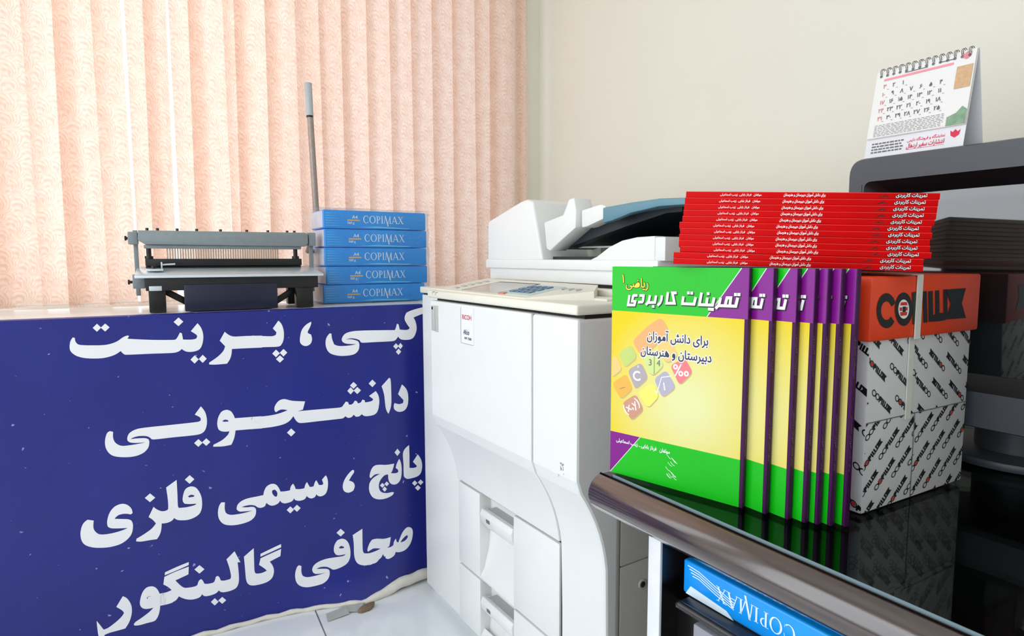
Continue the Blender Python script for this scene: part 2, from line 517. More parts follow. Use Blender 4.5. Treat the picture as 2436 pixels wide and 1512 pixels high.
def smooth_loop(pts, ang=48, n=5):
    """round the gentle bends of a traced outline and keep its sharp corners"""
    K = len(pts)
    P = [Vector(p) for p in pts]
    corner = []
    for i in range(K):
        a, b = P[i] - P[i - 1], P[(i + 1) % K] - P[i]
        corner.append(math.degrees(a.angle(b, 0)) > ang)
    out = []
    for i in range(K):
        p1, p2 = P[i], P[(i + 1) % K]
        t1 = Vector((0, 0)) if corner[i] else (P[(i + 1) % K] - P[i - 1]) * 0.5
        t2 = Vector((0, 0)) if corner[(i + 1) % K] else (P[(i + 2) % K] - P[i]) * 0.5
        if corner[i] and not corner[(i + 1) % K]: t1 = (p2 - p1) * 1.2 - t2 * 0.4
        if corner[(i + 1) % K] and not corner[i]: t2 = (p2 - p1) * 1.2 - t1 * 0.4
        if corner[i] and corner[(i + 1) % K]: t1 = t2 = p2 - p1
        L = (p2 - p1).length
        for t in (t1, t2):
            if t.length > 1.5 * L: t *= 1.5 * L / t.length
        for j in range(n):
            s = j / n
            h = (2*s**3 - 3*s**2 + 1) * p1 + (s**3 - 2*s**2 + s) * t1 + (-2*s**3 + 3*s**2) * p2 + (s**3 - s**2) * t2
            out.append((h.x, h.y))
    return out

# ------------------------------------------------------------------ writing
_AR = {  # letter: (alone, final, initial, medial)
 'ا': ('\uFE8D','\uFE8E',None,None), 'آ': ('\uFE81','\uFE82',None,None), 'ب': ('\uFE8F','\uFE90','\uFE91','\uFE92'),
 'پ': ('\uFB56','\uFB57','\uFB58','\uFB59'), 'ت': ('\uFE95','\uFE96','\uFE97','\uFE98'), 'ج': ('\uFE9D','\uFE9E','\uFE9F','\uFEA0'),
 'د': ('\uFEA9','\uFEAA',None,None), 'ر': ('\uFEAD','\uFEAE',None,None), 'ز': ('\uFEAF','\uFEB0',None,None),
 'س': ('\uFEB1','\uFEB2','\uFEB3','\uFEB4'), 'ش': ('\uFEB5','\uFEB6','\uFEB7','\uFEB8'), 'ض': ('\uFEBD','\uFEBE','\uFEBF','\uFEC0'),
 'ع': ('\uFEC9','\uFECA','\uFECB','\uFECC'), 'ف': ('\uFED1','\uFED2','\uFED3','\uFED4'), 'ک': ('\uFB8E','\uFB8F','\uFB90','\uFB91'),
 'ل': ('\uFEDD','\uFEDE','\uFEDF','\uFEE0'), 'م': ('\uFEE1','\uFEE2','\uFEE3','\uFEE4'), 'ن': ('\uFEE5','\uFEE6','\uFEE7','\uFEE8'),
 'ه': ('\uFEE9','\uFEEA','\uFEEB','\uFEEC'), 'و': ('\uFEED','\uFEEE',None,None), 'ی': ('\uFBFC','\uFBFD','\uFBFE','\uFBFF'),
 'خ': ('\uFEA5','\uFEA6','\uFEA7','\uFEA8'), 'ص': ('\uFEB9','\uFEBA','\uFEBB','\uFEBC'), 'گ': ('\uFB92','\uFB93','\uFB94','\uFB95')}

def shape(s):
    out = []
    for i, ch in enumerate(s):
        if ch not in _AR:
            out.append(ch); continue
        pj = i > 0 and s[i - 1] in _AR and _AR[s[i - 1]][2] is not None
        nj = i + 1 < len(s) and s[i + 1] in _AR and _AR[ch][2] is not None
        a = _AR[ch]
        out.append(a[3] if pj and nj else a[1] if pj else a[2] if nj else a[0])
    return ''.join(out[::-1])

_glyphs = {}
def text_loops(s, bold=0.0, ar=False):
    """outlines of a line of type, height 1 em, starting at x=0: list of (outer, holes), and width"""
    key = (s, bold)
    if key in _glyphs: return _glyphs[key]
    cu = bpy.data.curves.new('type', 'FONT'); cu.body = shape(s) if ar else s
    cu.resolution_u = 3
    o = bpy.data.objects.new('type', cu); COL.objects.link(o)
    dg = bpy.context.evaluated_depsgraph_get(); dg.update()
    c2 = o.to_curve(dg)
    loops = []
    for sp in c2.splines:
        pts = []
        B = sp.bezier_points
        if len(B):
            for i in range(len(B)):
                p, q = B[i], B[(i + 1) % len(B)]
                straight = ((p.handle_right - p.co).length < 1e-5 or p.handle_right_type == 'VECTOR') and ((q.handle_left - q.co).length < 1e-5 or q.handle_left_type == 'VECTOR')
                for j in range(1 if straight else 4):
                    t = j / 4
                    a = p.co * (1-t)**3 + p.handle_right * 3*t*(1-t)**2 + q.handle_left * 3*t*t*(1-t) + q.co * t**3
                    pts.append((a.x, a.y))
        else:
            pts = [(p.co.x, p.co.y) for p in sp.points]
        if len(pts) >= 3: loops.append(pts)
    o.to_curve_clear()
    bpy.data.objects.remove(o); bpy.data.curves.remove(cu)
    def area(l): return sum(l[i-1][0]*l[i][1] - l[i][0]*l[i-1][1] for i in range(len(l))) / 2
    tot = [area(l) for l in loops]
    big = max(tot, key=abs) if tot else 1
    def grow(l, d):
        if d == 0: return l
        sgn = 1 if area(l) > 0 else -1
        out = []
        for i in range(len(l)):
            t = Vector(l[(i+1) % len(l)]) - Vector(l[i-1])
            if t.length < 1e-9: out.append(l[i]); continue
            t.normalize(); out.append((l[i][0] + t.y * d * sgn, l[i][1] - t.x * d * sgn))
        return out
    res = []
    outs = [l for l, a in zip(loops, tot) if a * big > 0]
    hol = [l for l, a in zip(loops, tot) if a * big < 0]
    for l in outs:
        hs = [grow(h, -bold) for h in hol if in_loop(h[0], l)]
        res.append((grow(l, bold), hs))
    allx = [p[0] for l in loops for p in l] or [0]
    ally = [p[1] for l in loops for p in l] or [0]
    _glyphs[key] = (res, min(allx), max(allx), min(ally), max(ally))
    return _glyphs[key]

def write(mb, s, put, x, y, size, m=0, bold=0.0, ar=False, align='l', width=None, rot=0.0, slant=0.0, box=False):
    """set a line at (x, y); width squeezes it to that length"""
    res, x0, x1, y0, y1 = text_loops(s, bold, ar)
    kx = size if width is None else width / (x1 - x0)
    ky = size / (y1 - y0) if box else size
    yb = y0 if box else 0
    off = {'l': 0, 'c': -(x1 - x0) / 2, 'r': -(x1 - x0)}[align]
    ca, sa = math.cos(rot), math.sin(rot)
    def pl(p, q):
        a, b = (p - x0 + off) * kx + (q - yb) * ky * slant, (q - yb) * ky
        return put(x + a * ca - b * sa, y + a * sa + b * ca)
    for o, hs in res:
        try: mb.fill(o, pl, hs, m)
        except Exception: pass

def serif_word():
    """COPIMAX in roman capitals: convex pieces in a box 1 high"""
    Q = []
    def bar(x0, y0, x1, y1, t):
        d = Vector((x1-x0, y1-y0)); h = t / 2
        Q.append([(x0-h, y0), (x0+h, y0), (x1+h, y1), (x1-h, y1)])
    def ser(x, y, w_): Q.append([(x-w_/2, y-.022), (x+w_/2, y-.022), (x+w_/2, y+.022), (x-w_/2, y+.022)])
    def ring(cx, cy, rx, ry, thick, thin, a0, a1, n=20):
        for i in range(n):
            t0, t1 = (math.radians(a0 + (a1-a0)*k/n) for k in (i, i+1))
            f = lambda t: (cx + rx*math.cos(t), cy + ry*math.sin(t))
            g = lambda t: (cx + (rx-thick)*math.cos(t), cy + (ry-thin)*math.sin(t))
            Q.append([f(t0), f(t1), g(t1), g(t0)])
    ring(.45, .5, .45, .52, .15, .06, 48, 312); bar(.76, .86, .80, .66, .05); bar(.80, .30, .76, .12, .03)
    ring(1.42, .5, .48, .52, .15, .06, 0, 360, 28)
    bar(2.18, 0, 2.18, 1, .15); ser(2.18, .02, .34); ser(2.1, .98, .3); ring(2.3, .72, .32, .28, .13, .06, -90, 90, 12)
    bar(2.92, 0, 2.92, 1, .15); ser(2.92, .02, .34); ser(2.92, .98, .34)
    bar(3.28, 0, 3.42, 1.1, .08); ser(3.26, .02, .26); bar(3.42, 1.1, 3.86, -.36, .17); bar(3.80, -.1, 4.16, 1, .08); bar(4.2, 0, 4.16, 1, .15); ser(4.2, .02, .32); ser(4.2, .98, .26)
    bar(4.52, 0, 4.86, 1, .07); bar(5.26, 0, 4.88, 1, .16); Q.append([(4.63, .3), (5.1, .3), (5.1, .36), (4.63, .36)]); ser(4.5, .02, .26); ser(5.26, .02, .34)
    bar(6.2, 0, 5.58, 1, .16); bar(5.55, 0, 6.15, 1, .07); ser(5.55, .02, .28); ser(6.2, .02, .34); ser(5.56, .98, .34); ser(6.15, .98, .28)
    return Q
COPIMAX = serif_word()
def copimax(mb, put, x, y, h, length, m=0, flip=False):
    for q in COPIMAX:
        pts = [(x + p[0] / 6.35 * length, y + p[1] * h) for p in q]
        if flip: pts = [(2 * x + length - p[0], 2 * y + h - p[1]) for p in pts]
        mb.fill(pts, put, m=m)

# ------------------------------------------------------------------ the room
XR, YB, XL, YF, HT = 1.44, 2.45, -1.3, -1.5, 2.75
def struct(name, mb, mats, label=None):
    o = mb.build(name, mats)
    o['kind'] = 'structure'
    if label: o['label'] = label
    return o
b = MB(); b.box(XL - .2, XR + .15, YF - .15, YB + .25, -.1, 0); struct('floor', b, M_TILE)
b = MB(); b.box(XL - .2, XR + .15, YF - .15, YB + .25, HT, HT + .1); struct('ceiling', b, M_CEIL)
b = MB(); b.box(XR, XR + .15, YF - .15, YB, 0, HT); struct('wall_right', b, W_WALL)
b = MB(); b.box(XL - .2, XR + .15, YF - .15, YF, 0, HT); struct('wall_front', b, M_FILLWALL)
WX0, WX1, WZ0, WZ1 = -1.15, 1.30, .86, 2.45
b = MB()
b.box(XL - .2, WX0, YB, YB + .25, 0, HT); b.box(WX1, XR + .15, YB, YB + .25, 0, HT)
b.box(WX0, WX1, YB, YB + .25, 0, WZ0); b.box(WX0, WX1, YB, YB + .25, WZ1, HT)
struct('wall_back', b, W_WHITE)
LY0, LY1, LZ0, LZ1 = -1.35, 2.30, .12, 2.38
b = MB()
b.box(XL - .2, XL, YF, LY0, 0, HT); b.box(XL - .2, XL, LY1, YB, 0, HT)
b.box(XL - .2, XL, LY0, LY1, 0, LZ0); b.box(XL - .2, XL, LY0, LY1, LZ1, HT)
struct('wall_left', b, W_WHITE)

def window(name, axis, a0, a1, z0, z1, t0, t1, posts):
    b = MB(); f = .05
    P = (lambda x0, x1, zz0, zz1: b.box(x0, x1, t0, t1, zz0, zz1, bev=.004)) if axis == 'x' else (lambda x0, x1, zz0, zz1: b.box(t0, t1, x0, x1, zz0, zz1, bev=.004))
    P(a0, a1, z0, z0 + f); P(a0, a1, z1 - f, z1); P(a0, a0 + f, z0 + f, z1 - f); P(a1 - f, a1, z0 + f, z1 - f)
    for p in posts: P(p - f / 2, p + f / 2, z0 + f, z1 - f)
    fr = struct(name, b, M_WFRAME)
    g = MB(); tm = (t0 + t1) / 2
    if axis == 'x': g.box(a0 + f, a1 - f, tm - .002, tm + .002, z0 + f, z1 - f)
    else: g.box(tm - .002, tm + .002, a0 + f, a1 - f, z0 + f, z1 - f)
    g.build('window_pane', M_PANE, fr)
    return fr
window('window_1', 'x', WX0, WX1, WZ0, WZ1, YB + .10, YB + .15, (-.52, .45))
window('window_2', 'y', LY0, LY1, LZ0, LZ1, XL - .12, XL - .07, (-.15, 1.05))
b = MB(); b.box(XR - .012, XR, YF, YB, 0, .08, bev=.003); struct('baseboard_right', b, W_WHITE)
b = MB(); b.box(1.378, XR, YB - .02, YB, 0, HT); struct('trim_1', b, W_WALL)

# ------------------------------------------------------------------ vertical blinds
BY = 2.38
fb = Fr((0, BY, 0), 0)
bl = thing('vertical_blind', (0, BY, 0), 0, 'peach vertical blinds with fan leaf pattern covering the window', 'blind')
edges_top = [235, 297, 356, 399, 468, 539, 575, 645, 714, 768, 823, 882, 935, 985, 1035, 1084, 1135, 1173, 1230, 1255]
xs = [fb.on(e, 0)[0] for e in edges_top]
step = xs[1] - xs[0]
xs = [xs[0] - .085 * k for k in (4, 3, 2, 1)] + xs
def vane(x0, x1, tilt, zb, turn):
    n = 6
    mb = MB(); vs = []
    wdt = x1 - x0
    for i in range(n + 1):
        t = i / n
        x = x0 + wdt * t
        y = (t - .5) * tilt - .006 * math.sin(math.pi * t)
        for k, z in enumerate(np.linspace(2.42, zb, 9)):
            vs.append((x + turn * (2.42 - z) * .012, y * (1 + .25 * turn * math.sin(k)), z))
    fs = [(i * 9 + k, i * 9 + k + 1, (i + 1) * 9 + k + 1, (i + 1) * 9 + k) for i in range(n) for k in range(8)]
    mb.add(vs, fs, 0, True)
    return mb
for i in range(len(xs) - 1):
    x0, x1 = xs[i], xs[i + 1]
    lap = .022 if x1 - x0 > .05 else .014
    gap = 0.0
    if i == 4: gap = .014
    v = vane(x0 - (0 if i in (5, 7) else lap) , x1 - gap, .030 if i > 11 else (.040, .075, .028, .060, .036)[i % 5], .908 + .004 * (i % 3), random.uniform(-1, 1) * (1 if i < 12 else .4))
    v.build('blind_vane', M_BLIND, bl)
b = MB(); b.box(-1.2, 1.37, -.025, .025, 2.42, 2.47, bev=.004); b.build('blind_head_rail', M_WFRAME, bl)
b = MB(); b.tube([(-1.05, -.012, .922), (-.3, -.014, .918), (.3, -.012, .921), (1.2, -.012, .92)], .0014, 6); b.build('spacer_chain', M_WFRAME, bl)

# ------------------------------------------------------------------ counter and its banner
CT = .907
co = thing('counter', (0, 1.93, 0), 0, 'long white counter under the blinds, its front covered by the navy banner', 'counter')
b = MB(); b.box(-1.27, 1.25, .03, .40, 0, CT - .03); b.build('counter_cabinet', M_COUNTER, co)
b = MB(); b.box(-1.28, 1.27, 0, .41, CT - .03, CT, bev=.004); b.build('counter_top', M_COUNTER, co)

BP = 1.922
bn = thing('banner', (0, BP, 0), 0, 'navy vinyl banner with big white Persian lettering hung on the counter front', 'banner')
def flare(x, z):
    """the lower edge of the vinyl kicks out over the floor"""
    k = max(0.0, 1 - z / .12)
    kick = .002 + .058 * math.exp(-((x - .50) / .15) ** 2)
    return -kick * k * k - .0012 * math.sin(x * 23) * math.sin(z * 9 + 1)
def foot(x):
    t = min(1, max(0, (x - .46) / .16))
    return .004 + .030 * t * t * (3 - 2 * t)
NX, NZ = 70, 40
vs, fs = [], []
X0B, X1B = -.62, .702
for i in range(NX + 1):
    x = X0B + (X1B - X0B) * i / NX
    for k in range(NZ + 1):
        t = k / NZ
        z = foot(x) + (CT + .002 - foot(x)) * t
        vs.append((x, flare(x, z), z))
    vs.append((x, .004, CT + .0035)); vs.append((x, .03, CT + .0035))
R_ = NZ + 3
fs = [(i * R_ + k, (i + 1) * R_ + k, (i + 1) * R_ + k + 1, i * R_ + k + 1) for i in range(NX) for k in range(R_ - 1)]
b = MB(); b.add(vs, fs, 0, True); b.build('banner_sheet', M_BANNER, bn)
# white hem along the foot of the vinyl
b = MB(); prev = None
hp, hr = [], []
for i in range(81):
    x = -.62 + 1.318 * i / 80
    t = min(1, max(0, (x - .44) / .14))
    hp.append((x, flare(x, foot(x)) - .004 - .010 * t, foot(x) + .002 * math.sin(i * 1.3) - .014 * t + .002))
    hr.append(.0055 + .002 * abs(math.sin(i * .9)) + .010 * t)
b.tube(hp, hr, 10)
b.build('banner_hem', M_BHEM, bn)

fban = Fr((0, BP, 0), 0)
def zoomed(ox, oy, s): return lambda p: fban.on(ox + p[0] / s, oy + p[1] / s)
ZA, ZB, ZC = zoomed(200, 700, 3.781), zoomed(600, 700, 3.78), zoomed(200, 1110, 7.2)
ZD, ZE, ZF = zoomed(860, 1040, 9.45), zoomed(500, 1110, 6.767), zoomed(680, 1230, 7.6125)
ZG, ZH = zoomed(360, 1280, 7.165), zoomed(210, 1380, 11.455)
LET = []
def L_add(Z, outer, *holes): LET.append(([Z(p) for p in outer], [[Z(p) for p in h] for h in holes]))
def dot(Z, cx, cy, rx, ry=None, k=0.04):
    ry = ry or rx
    L_add(Z, [(cx - rx, cy + ry * k), (cx, cy - ry), (cx + rx, cy - ry * k), (cx, cy + ry)])
# first line
L_add(ZA, [(1020,258),(1055,305),(1072,370),(1065,440),(1040,490),(990,512),(925,514),(878,490),(850,512),(800,525),(600,533),(380,542),(352,532),(330,508),(270,545),(180,570),(80,575),(-10,568),(-80,545),(-125,500),(-125,430),(-100,385),(-82,392),(-75,425),(-40,452),(80,457),(200,452),(290,425),(350,385),(392,368),(405,374),(390,398),(600,408),(800,408),(830,398),(862,342),(880,350),(890,405),(970,405),(1010,395),(1018,375),(1005,358),(960,330)])
dot(ZA, 116, 299, 38, 36); dot(ZA, 190, 297, 40, 36); dot(ZA, 849, 246, 44, 39); dot(ZA, 994, 584, 37, 37); dot(ZA, 1067, 578, 36, 36)
L_add(ZA, [(1265,335),(1300,362),(1345,378),(1450,374),(1600,370),(1600,478),(1450,484),(1330,490),(1325,540),(1310,585),(1285,622),(1180,630),(1125,628),(1125,612),(1200,560),(1250,510),(1268,465),(1220,415)])
L_add(ZB, [(0,370),(100,374),(180,375),(212,362),(218,340),(185,305),(235,235),(265,270),(283,330),(282,400),(265,445),(235,468),(100,474),(0,480)])
dot(ZB, 214, 530, 34); dot(ZB, 281, 523, 34); dot(ZB, 249, 580, 36, 33)
L_add(ZB, [(528,245),(480,275),(445,320),(430,380),(430,430),(455,457),(490,462),(525,440),(537,400),(528,360),(500,347),(500,330),(520,290),(530,258)])
YEH1 = [(1280,320),(1290,300),(1300,262),(1315,270),(1325,315),(1390,318),(1415,300),(1370,225),(1385,165),(1440,140),(1560,108),(1560,165),(1510,182),(1450,207),(1470,250),(1478,310),(1460,370),(1430,400),(1380,408),(1335,402),(1310,378),(1285,410),(1250,420),(1100,428),(985,433),(965,412),(935,400),(890,394),(840,404),(890,403),(930,412),(955,425),(964,460),(950,510),(900,543),(790,552),(700,528),(663,470),(663,400),(695,350),(712,352),(718,400),(738,450),(790,464),(880,458),(935,446),(850,443),(812,425),(806,398),(830,358),(880,336),(960,326),(1100,322)]
L_add(ZB, YEH1)
dot(ZB, 1291, 465, 25, 27); dot(ZB, 1331, 463, 22, 28); dot(ZB, 1314, 514, 24, 28)
# second line
L_add(ZB, [(1345,808),(1385,850),(1402,910),(1398,990),(1370,1040),(1320,1055),(1280,1035),(1272,1000),(1280,975),(1320,985),(1355,975),(1360,950),(1310,895)])
L_add(ZB, [(1228,750),(1243,765),(1250,900),(1248,1000),(1225,1072),(1200,1020),(1185,900),(1162,825)])
L_add(ZB, [(1110,868),(1135,910),(1142,970),(1130,1040),(1105,1075),(1060,1090),(1010,1092),(985,1075),(960,1095),(930,1098),(912,1080),(890,1103),(860,1108),(838,1093),(815,1112),(780,1118),(600,1138),(440,1155),(400,1140),(370,1093),(330,1140),(270,1170),(180,1190),(90,1201),(-10,1211),(-10,1106),(90,1096),(180,1084),(250,1066),(318,1040),(260,1034),(215,1058),(200,1040),(205,1000),(240,955),(290,940),(360,955),(475,960),(455,1035),(408,1048),(440,1046),(600,1032),(770,1018),(805,1010),(825,985),(842,962),(862,968),(870,990),(900,985),(922,955),(940,958),(950,978),(975,970),(990,945),(1010,950),(1015,970),(1060,962),(1085,950),(1085,938),(1050,912)])
L_add(ZA, [(1600,1094),(1480,1103),(1355,1112),(1345,1085),(1320,1050),(1280,1037),(1235,1055),(1205,1110),(1198,1170),(1212,1215),(1250,1232),(1307,1230),(1290,1265),(1240,1310),(1165,1350),(1160,1368),(1250,1365),(1325,1350),(1350,1290),(1362,1222),(1480,1212),(1600,1204)], [(1243,1138),(1268,1125),(1297,1131),(1298,1141),(1262,1144)])
dot(ZB, 350, 1240, 38, 36); dot(ZB, 1080, 799, 33, 34); dot(ZB, 911, 817, 32, 31); dot(ZB, 885, 866, 30, 32); dot(ZB, 945, 863, 33, 32)
L_add(ZA, [(1050,1005),(1090,1060),(1105,1130),(1098,1195),(1070,1240),(1010,1262),(800,1284),(620,1303),(592,1286),(560,1273),(500,1272),(450,1283),(418,1300),(470,1294),(545,1291),(580,1302),(587,1330),(575,1380),(530,1425),(450,1455),(340,1462),(250,1445),(200,1390),(188,1320),(205,1250),(235,1228),(262,1235),(262,1290),(285,1335),(340,1360),(430,1352),(520,1336),(550,1328),(470,1334),(410,1328),(388,1300),(405,1250),(460,1215),(540,1198),(800,1170),(1020,1145),(1048,1130),(1043,1105),(995,1080)])
dot(ZA, 1028, 1335, 38, 35); dot(ZA, 1099, 1327, 37, 34)
# third line
L_add(ZD, [(1070,170),(1078,420),(1078,680),(1160,685),(1230,665),(1245,640),(1155,545),(1262,378),(1320,460),(1355,560),(1360,680),(1330,800),(1260,870),(1150,910),(1040,930),(980,905),(950,850),(945,600),(940,325)])
dot(ZD, 1195, 1025, 60, 62); dot(ZD, 1328, 1005, 62, 62); dot(ZD, 1265, 1130, 64, 64); dot(ZD, 808, 335, 64, 82)
L_add(ZD, [(848,480),(885,560),(903,680),(900,840),(870,960),(800,1040),(710,1058),(640,1020),(605,940),(598,830),(520,850),(450,920),(400,1010),(390,1120),(420,1200),(480,1240),(580,1248),(680,1228),(728,1232),(700,1290),(600,1350),(480,1385),(350,1385),(250,1340),(185,1240),(165,1130),(185,1010),(260,910),(370,840),(430,820),(320,825),(260,860),(210,912),(180,880),(195,780),(240,680),(310,625),(420,612),(560,615),(738,588),(715,680),(680,775),(650,800),(740,805),(800,795),(828,765),(815,720),(770,690),(790,600)])
dot(ZD, 468, 1075, 55, 55); dot(ZD, 568, 1042, 52, 55); dot(ZD, 520, 1160, 52, 58)
L_add(ZE, [(2290,45),(2240,90),(2180,170),(2140,260),(2135,340),(2165,395),(2230,412),(2300,380),(2325,310),(2305,250),(2250,222),(2230,222),(2270,150),(2312,85),(2310,50)])
L_add(ZE, [(1860,135),(1885,180),(1897,260),(1885,370),(1850,440),(1790,472),(1740,468),(1708,440),(1685,485),(1630,508),(1580,492),(1555,465),(1520,520),(1440,545),(1375,535),(1350,505),(1310,555),(1210,585),(1150,570),(1128,538),(1085,590),(1010,620),(950,610),(905,575),(880,630),(820,655),(765,648),(720,620),(650,610),(580,620),(505,645),(580,648),(680,640),(725,660),(738,710),(720,790),(650,860),(540,905),(400,935),(270,935),(190,900),(140,830),(125,740),(140,640),(180,570),(238,570),(235,680),(260,745),(330,770),(440,760),(560,735),(680,700),(560,712),(470,715),(425,680),(440,610),(500,550),(600,505),(740,475),(855,450),(870,380),(910,310),(980,272),(1050,278),(1100,330),(1130,395),(1210,390),(1285,375),(1300,310),(1335,270),(1360,310),(1375,355),(1440,358),(1515,345),(1535,280),(1560,245),(1590,300),(1610,325),(1665,315),(1685,250),(1708,215),(1735,260),(1750,290),(1800,290),(1822,270),(1800,205)], [(998,375),(1040,362),(1075,400),(1080,445),(1065,478),(1030,465),(998,420)])
dot(ZE, 1290, 690, 60, 56); dot(ZE, 1397, 665, 60, 57)
L_add(ZC, [(1855,335),(1920,360),(1980,440),(2015,540),(2020,680),(1985,790),(1900,860),(1780,905),(1640,912),(1575,895),(1545,870),(1500,920),(1420,955),(1330,965),(1320,1080),(1290,1170),(1245,1235),(1130,1250),(980,1275),(890,1270),(900,1225),(1010,1160),(1150,1060),(1230,965),(1180,905),(1105,855),(1190,680),(1260,730),(1340,755),(1410,742),(1440,710),(1435,560),(1405,350),(1585,220),(1598,450),(1608,670),(1630,700),(1750,690),(1880,660),(1925,630),(1800,635),(1725,630),(1690,580),(1695,490),(1730,390),(1790,345)], [(1780,505),(1830,478),(1890,488),(1880,512),(1800,522)])
dot(ZC, 1808, 215, 82, 74); dot(ZC, 1130, 525, 90, 75)
L_add(ZC, [(680,630),(760,660),(815,720),(830,790),(800,810),(700,800),(600,820),(545,860),(525,888),(640,890),(760,895),(820,930),(838,1020),(815,1140),(740,1240),(620,1320),(450,1370),(280,1385),(130,1375),(10,1330),(-50,1240),(-60,1110),(-20,980),(60,905),(165,920),(160,1040),(195,1110),(270,1155),(400,1150),(560,1115),(690,1070),(748,1042),(620,1050),(470,1050),(405,1020),(395,930),(430,800),(500,700),(590,645)])
# fourth line
L_add(ZF, [(2225,172),(2280,200),(2298,270),(2280,400),(2230,510),(2150,590),(2050,625),(1985,620),(1960,680),(1900,725),(1840,745),(1790,720),(1760,660),(1710,740),(1620,815),(1500,855),(1380,860),(1300,830),(1255,760),(1235,650),(1230,480),(1210,320),(1385,205),(1388,430),(1395,600),(1420,650),(1500,650),(1600,620),(1715,565),(1600,560),(1545,585),(1490,622),(1478,580),(1510,480),(1560,405),(1640,385),(1780,385),(1898,352),(1885,450),(1870,520),(1830,545),(1890,535),(1945,500),(1955,440),(1990,378),(2005,440),(2035,450),(2060,380),(2110,270),(2170,195)], [(2070,450),(2110,390),(2170,330),(2205,325),(2205,360),(2150,420)])
dot(ZF, 992, 275, 76, 70)
L_add(ZF, [(1015,385),(1090,410),(1145,490),(1170,620),(1160,740),(1110,830),(1020,890),(920,930),(850,940),(800,915),(740,892),(660,890),(600,905),(550,930),(640,925),(740,928),(785,955),(788,1030),(750,1110),(660,1180),(520,1225),(380,1252),(270,1238),(200,1185),(170,1100),(170,1000),(200,900),(240,862),(282,880),(280,980),(305,1050),(370,1075),(480,1062),(620,1025),(722,992),(620,1012),(530,1015),(485,980),(478,920),(520,850),(610,790),(740,745),(900,720),(1030,700),(1085,665),(960,685),(900,665),(868,600),(880,500),(930,415)], [(958,545),(1000,515),(1050,530),(1055,552),(990,562)])
L_add(ZG, [(2210,95),(2212,150),(2030,235),(1860,312),(1862,262),(2030,180)])
L_add(ZG, [(2212,178),(2200,300),(2020,395),(2075,480),(2090,570),(2060,670),(1980,740),(1850,785),(1720,802),(1650,775),(1615,700),(1600,550),(1578,310),(1745,165),(1752,400),(1760,560),(1790,600),(1880,590),(1968,550),(1925,510),(1835,450),(1850,390),(1862,338),(2040,255)])
L_add(ZG, [(1418,218),(1518,405),(1470,405),(1490,600),(1490,740),(1450,835),(1360,885),(1240,912),(1180,905),(1150,880),(1100,930),(1010,965),(930,980),(890,970),(865,945),(820,1000),(720,1035),(620,1038),(530,1015),(470,985),(410,1060),(300,1110),(160,1145),(60,1160),(-60,1165),(-60,1000),(140,942),(250,920),(345,880),(290,830),(205,785),(222,655),(400,570),(638,478),(632,610),(410,715),(540,830),(640,835),(740,815),(785,790),(810,720),(850,690),(880,720),(900,765),(960,770),(1050,750),(1078,720),(1100,650),(1130,635),(1160,660),(1180,710),(1240,715),(1340,690),(1358,640),(1330,500),(1280,355)])
L_add(ZG, [(638,400),(636,452),(440,540),(228,628),(232,578),(420,490)])
dot(ZG, 820, 525, 86, 72); dot(ZG, 1080, 1075, 66, 62); dot(ZG, 1208, 1050, 68, 58)
L_add(ZH, [(1700,160),(1800,175),(1880,240),(1945,360),(2100,330),(2300,290),(2300,600),(2150,650),(1960,690),(1940,850),(1890,1000),(1800,1105),(1600,1160),(1400,1215),(1260,1225),(1240,1190),(1300,1120),(1450,1020),(1650,870),(1775,745),(1600,775),(1480,755),(1410,660),(1420,500),(1480,320),(1580,200)], [(1590,480),(1650,432),(1740,430),(1745,460),(1680,485),(1610,500)])
L_add(ZH, [(940,425),(1050,480),(1140,600),(1185,740),(1180,920),(1120,1120),(1010,1300),(850,1345),(600,1410),(450,1470),(420,1560),(400,1640),(330,1640),(280,1500),(250,1300),(228,1090),(320,1200),(420,1330),(560,1270),(760,1120),(900,990),(975,880),(920,810),(765,715)])
b = MB()
for o, hs in LET:
    b.fill(smooth_loop(o), lambda x, z: (x, flare(x, z) - .0006, z), [smooth_loop(h) for h in hs])
b.build('banner_lettering', M_BLETTER, bn)

# rubbish at the foot of the banner
p = floor_at(800, 1462)
s1 = MB()
for k, (dx, dy, r0) in enumerate(((0, 0, .2), (.045, .012, -.4))):
    c0 = Vector((dx, dy, .002 + .001 * k))
    q = [Vector((-.035, -.02, 0)), Vector((.03, -.026, .002)), Vector((.038, .016, .004)), Vector((-.022, .022, 0))]
    rot = Matrix.Rotation(r0, 3, 'Z')
    q = [c0 + rot @ a for a in q]
    s1.add(q + [a + Vector((0, 0, .0012)) for a in q], [(3, 2, 1, 0), (4, 5, 6, 7), (0, 1, 5, 4), (1, 2, 6, 5), (2, 3, 7, 6), (3, 0, 4, 7)])
tag(s1.build('paper_scrap', M_SCRAPGR, loc=(p[0], p[1], 0)), 'torn grey paper scrap lying on the tiles before the banner foot', 'scrap')
p = floor_at(872, 1449)
s2 = MB(); rnd = random.Random(3)
top = [(-.030, .002), (-.022, -.010), (.004, -.014), (.026, -.008), (.034, .004), (.012, .010), (-.014, .009)]
s2.prism([(a + rnd.uniform(-.003, .003), c + rnd.uniform(-.002, .002)) for a, c in top], 0, .014, XY0, bev=.004)
tag(s2.build('wood_chip', M_SCRAPBR, loc=(p[0], p[1], 0), rz=.35), 'brown splintered wood chip lying on the tiles at the banner foot', 'scrap')

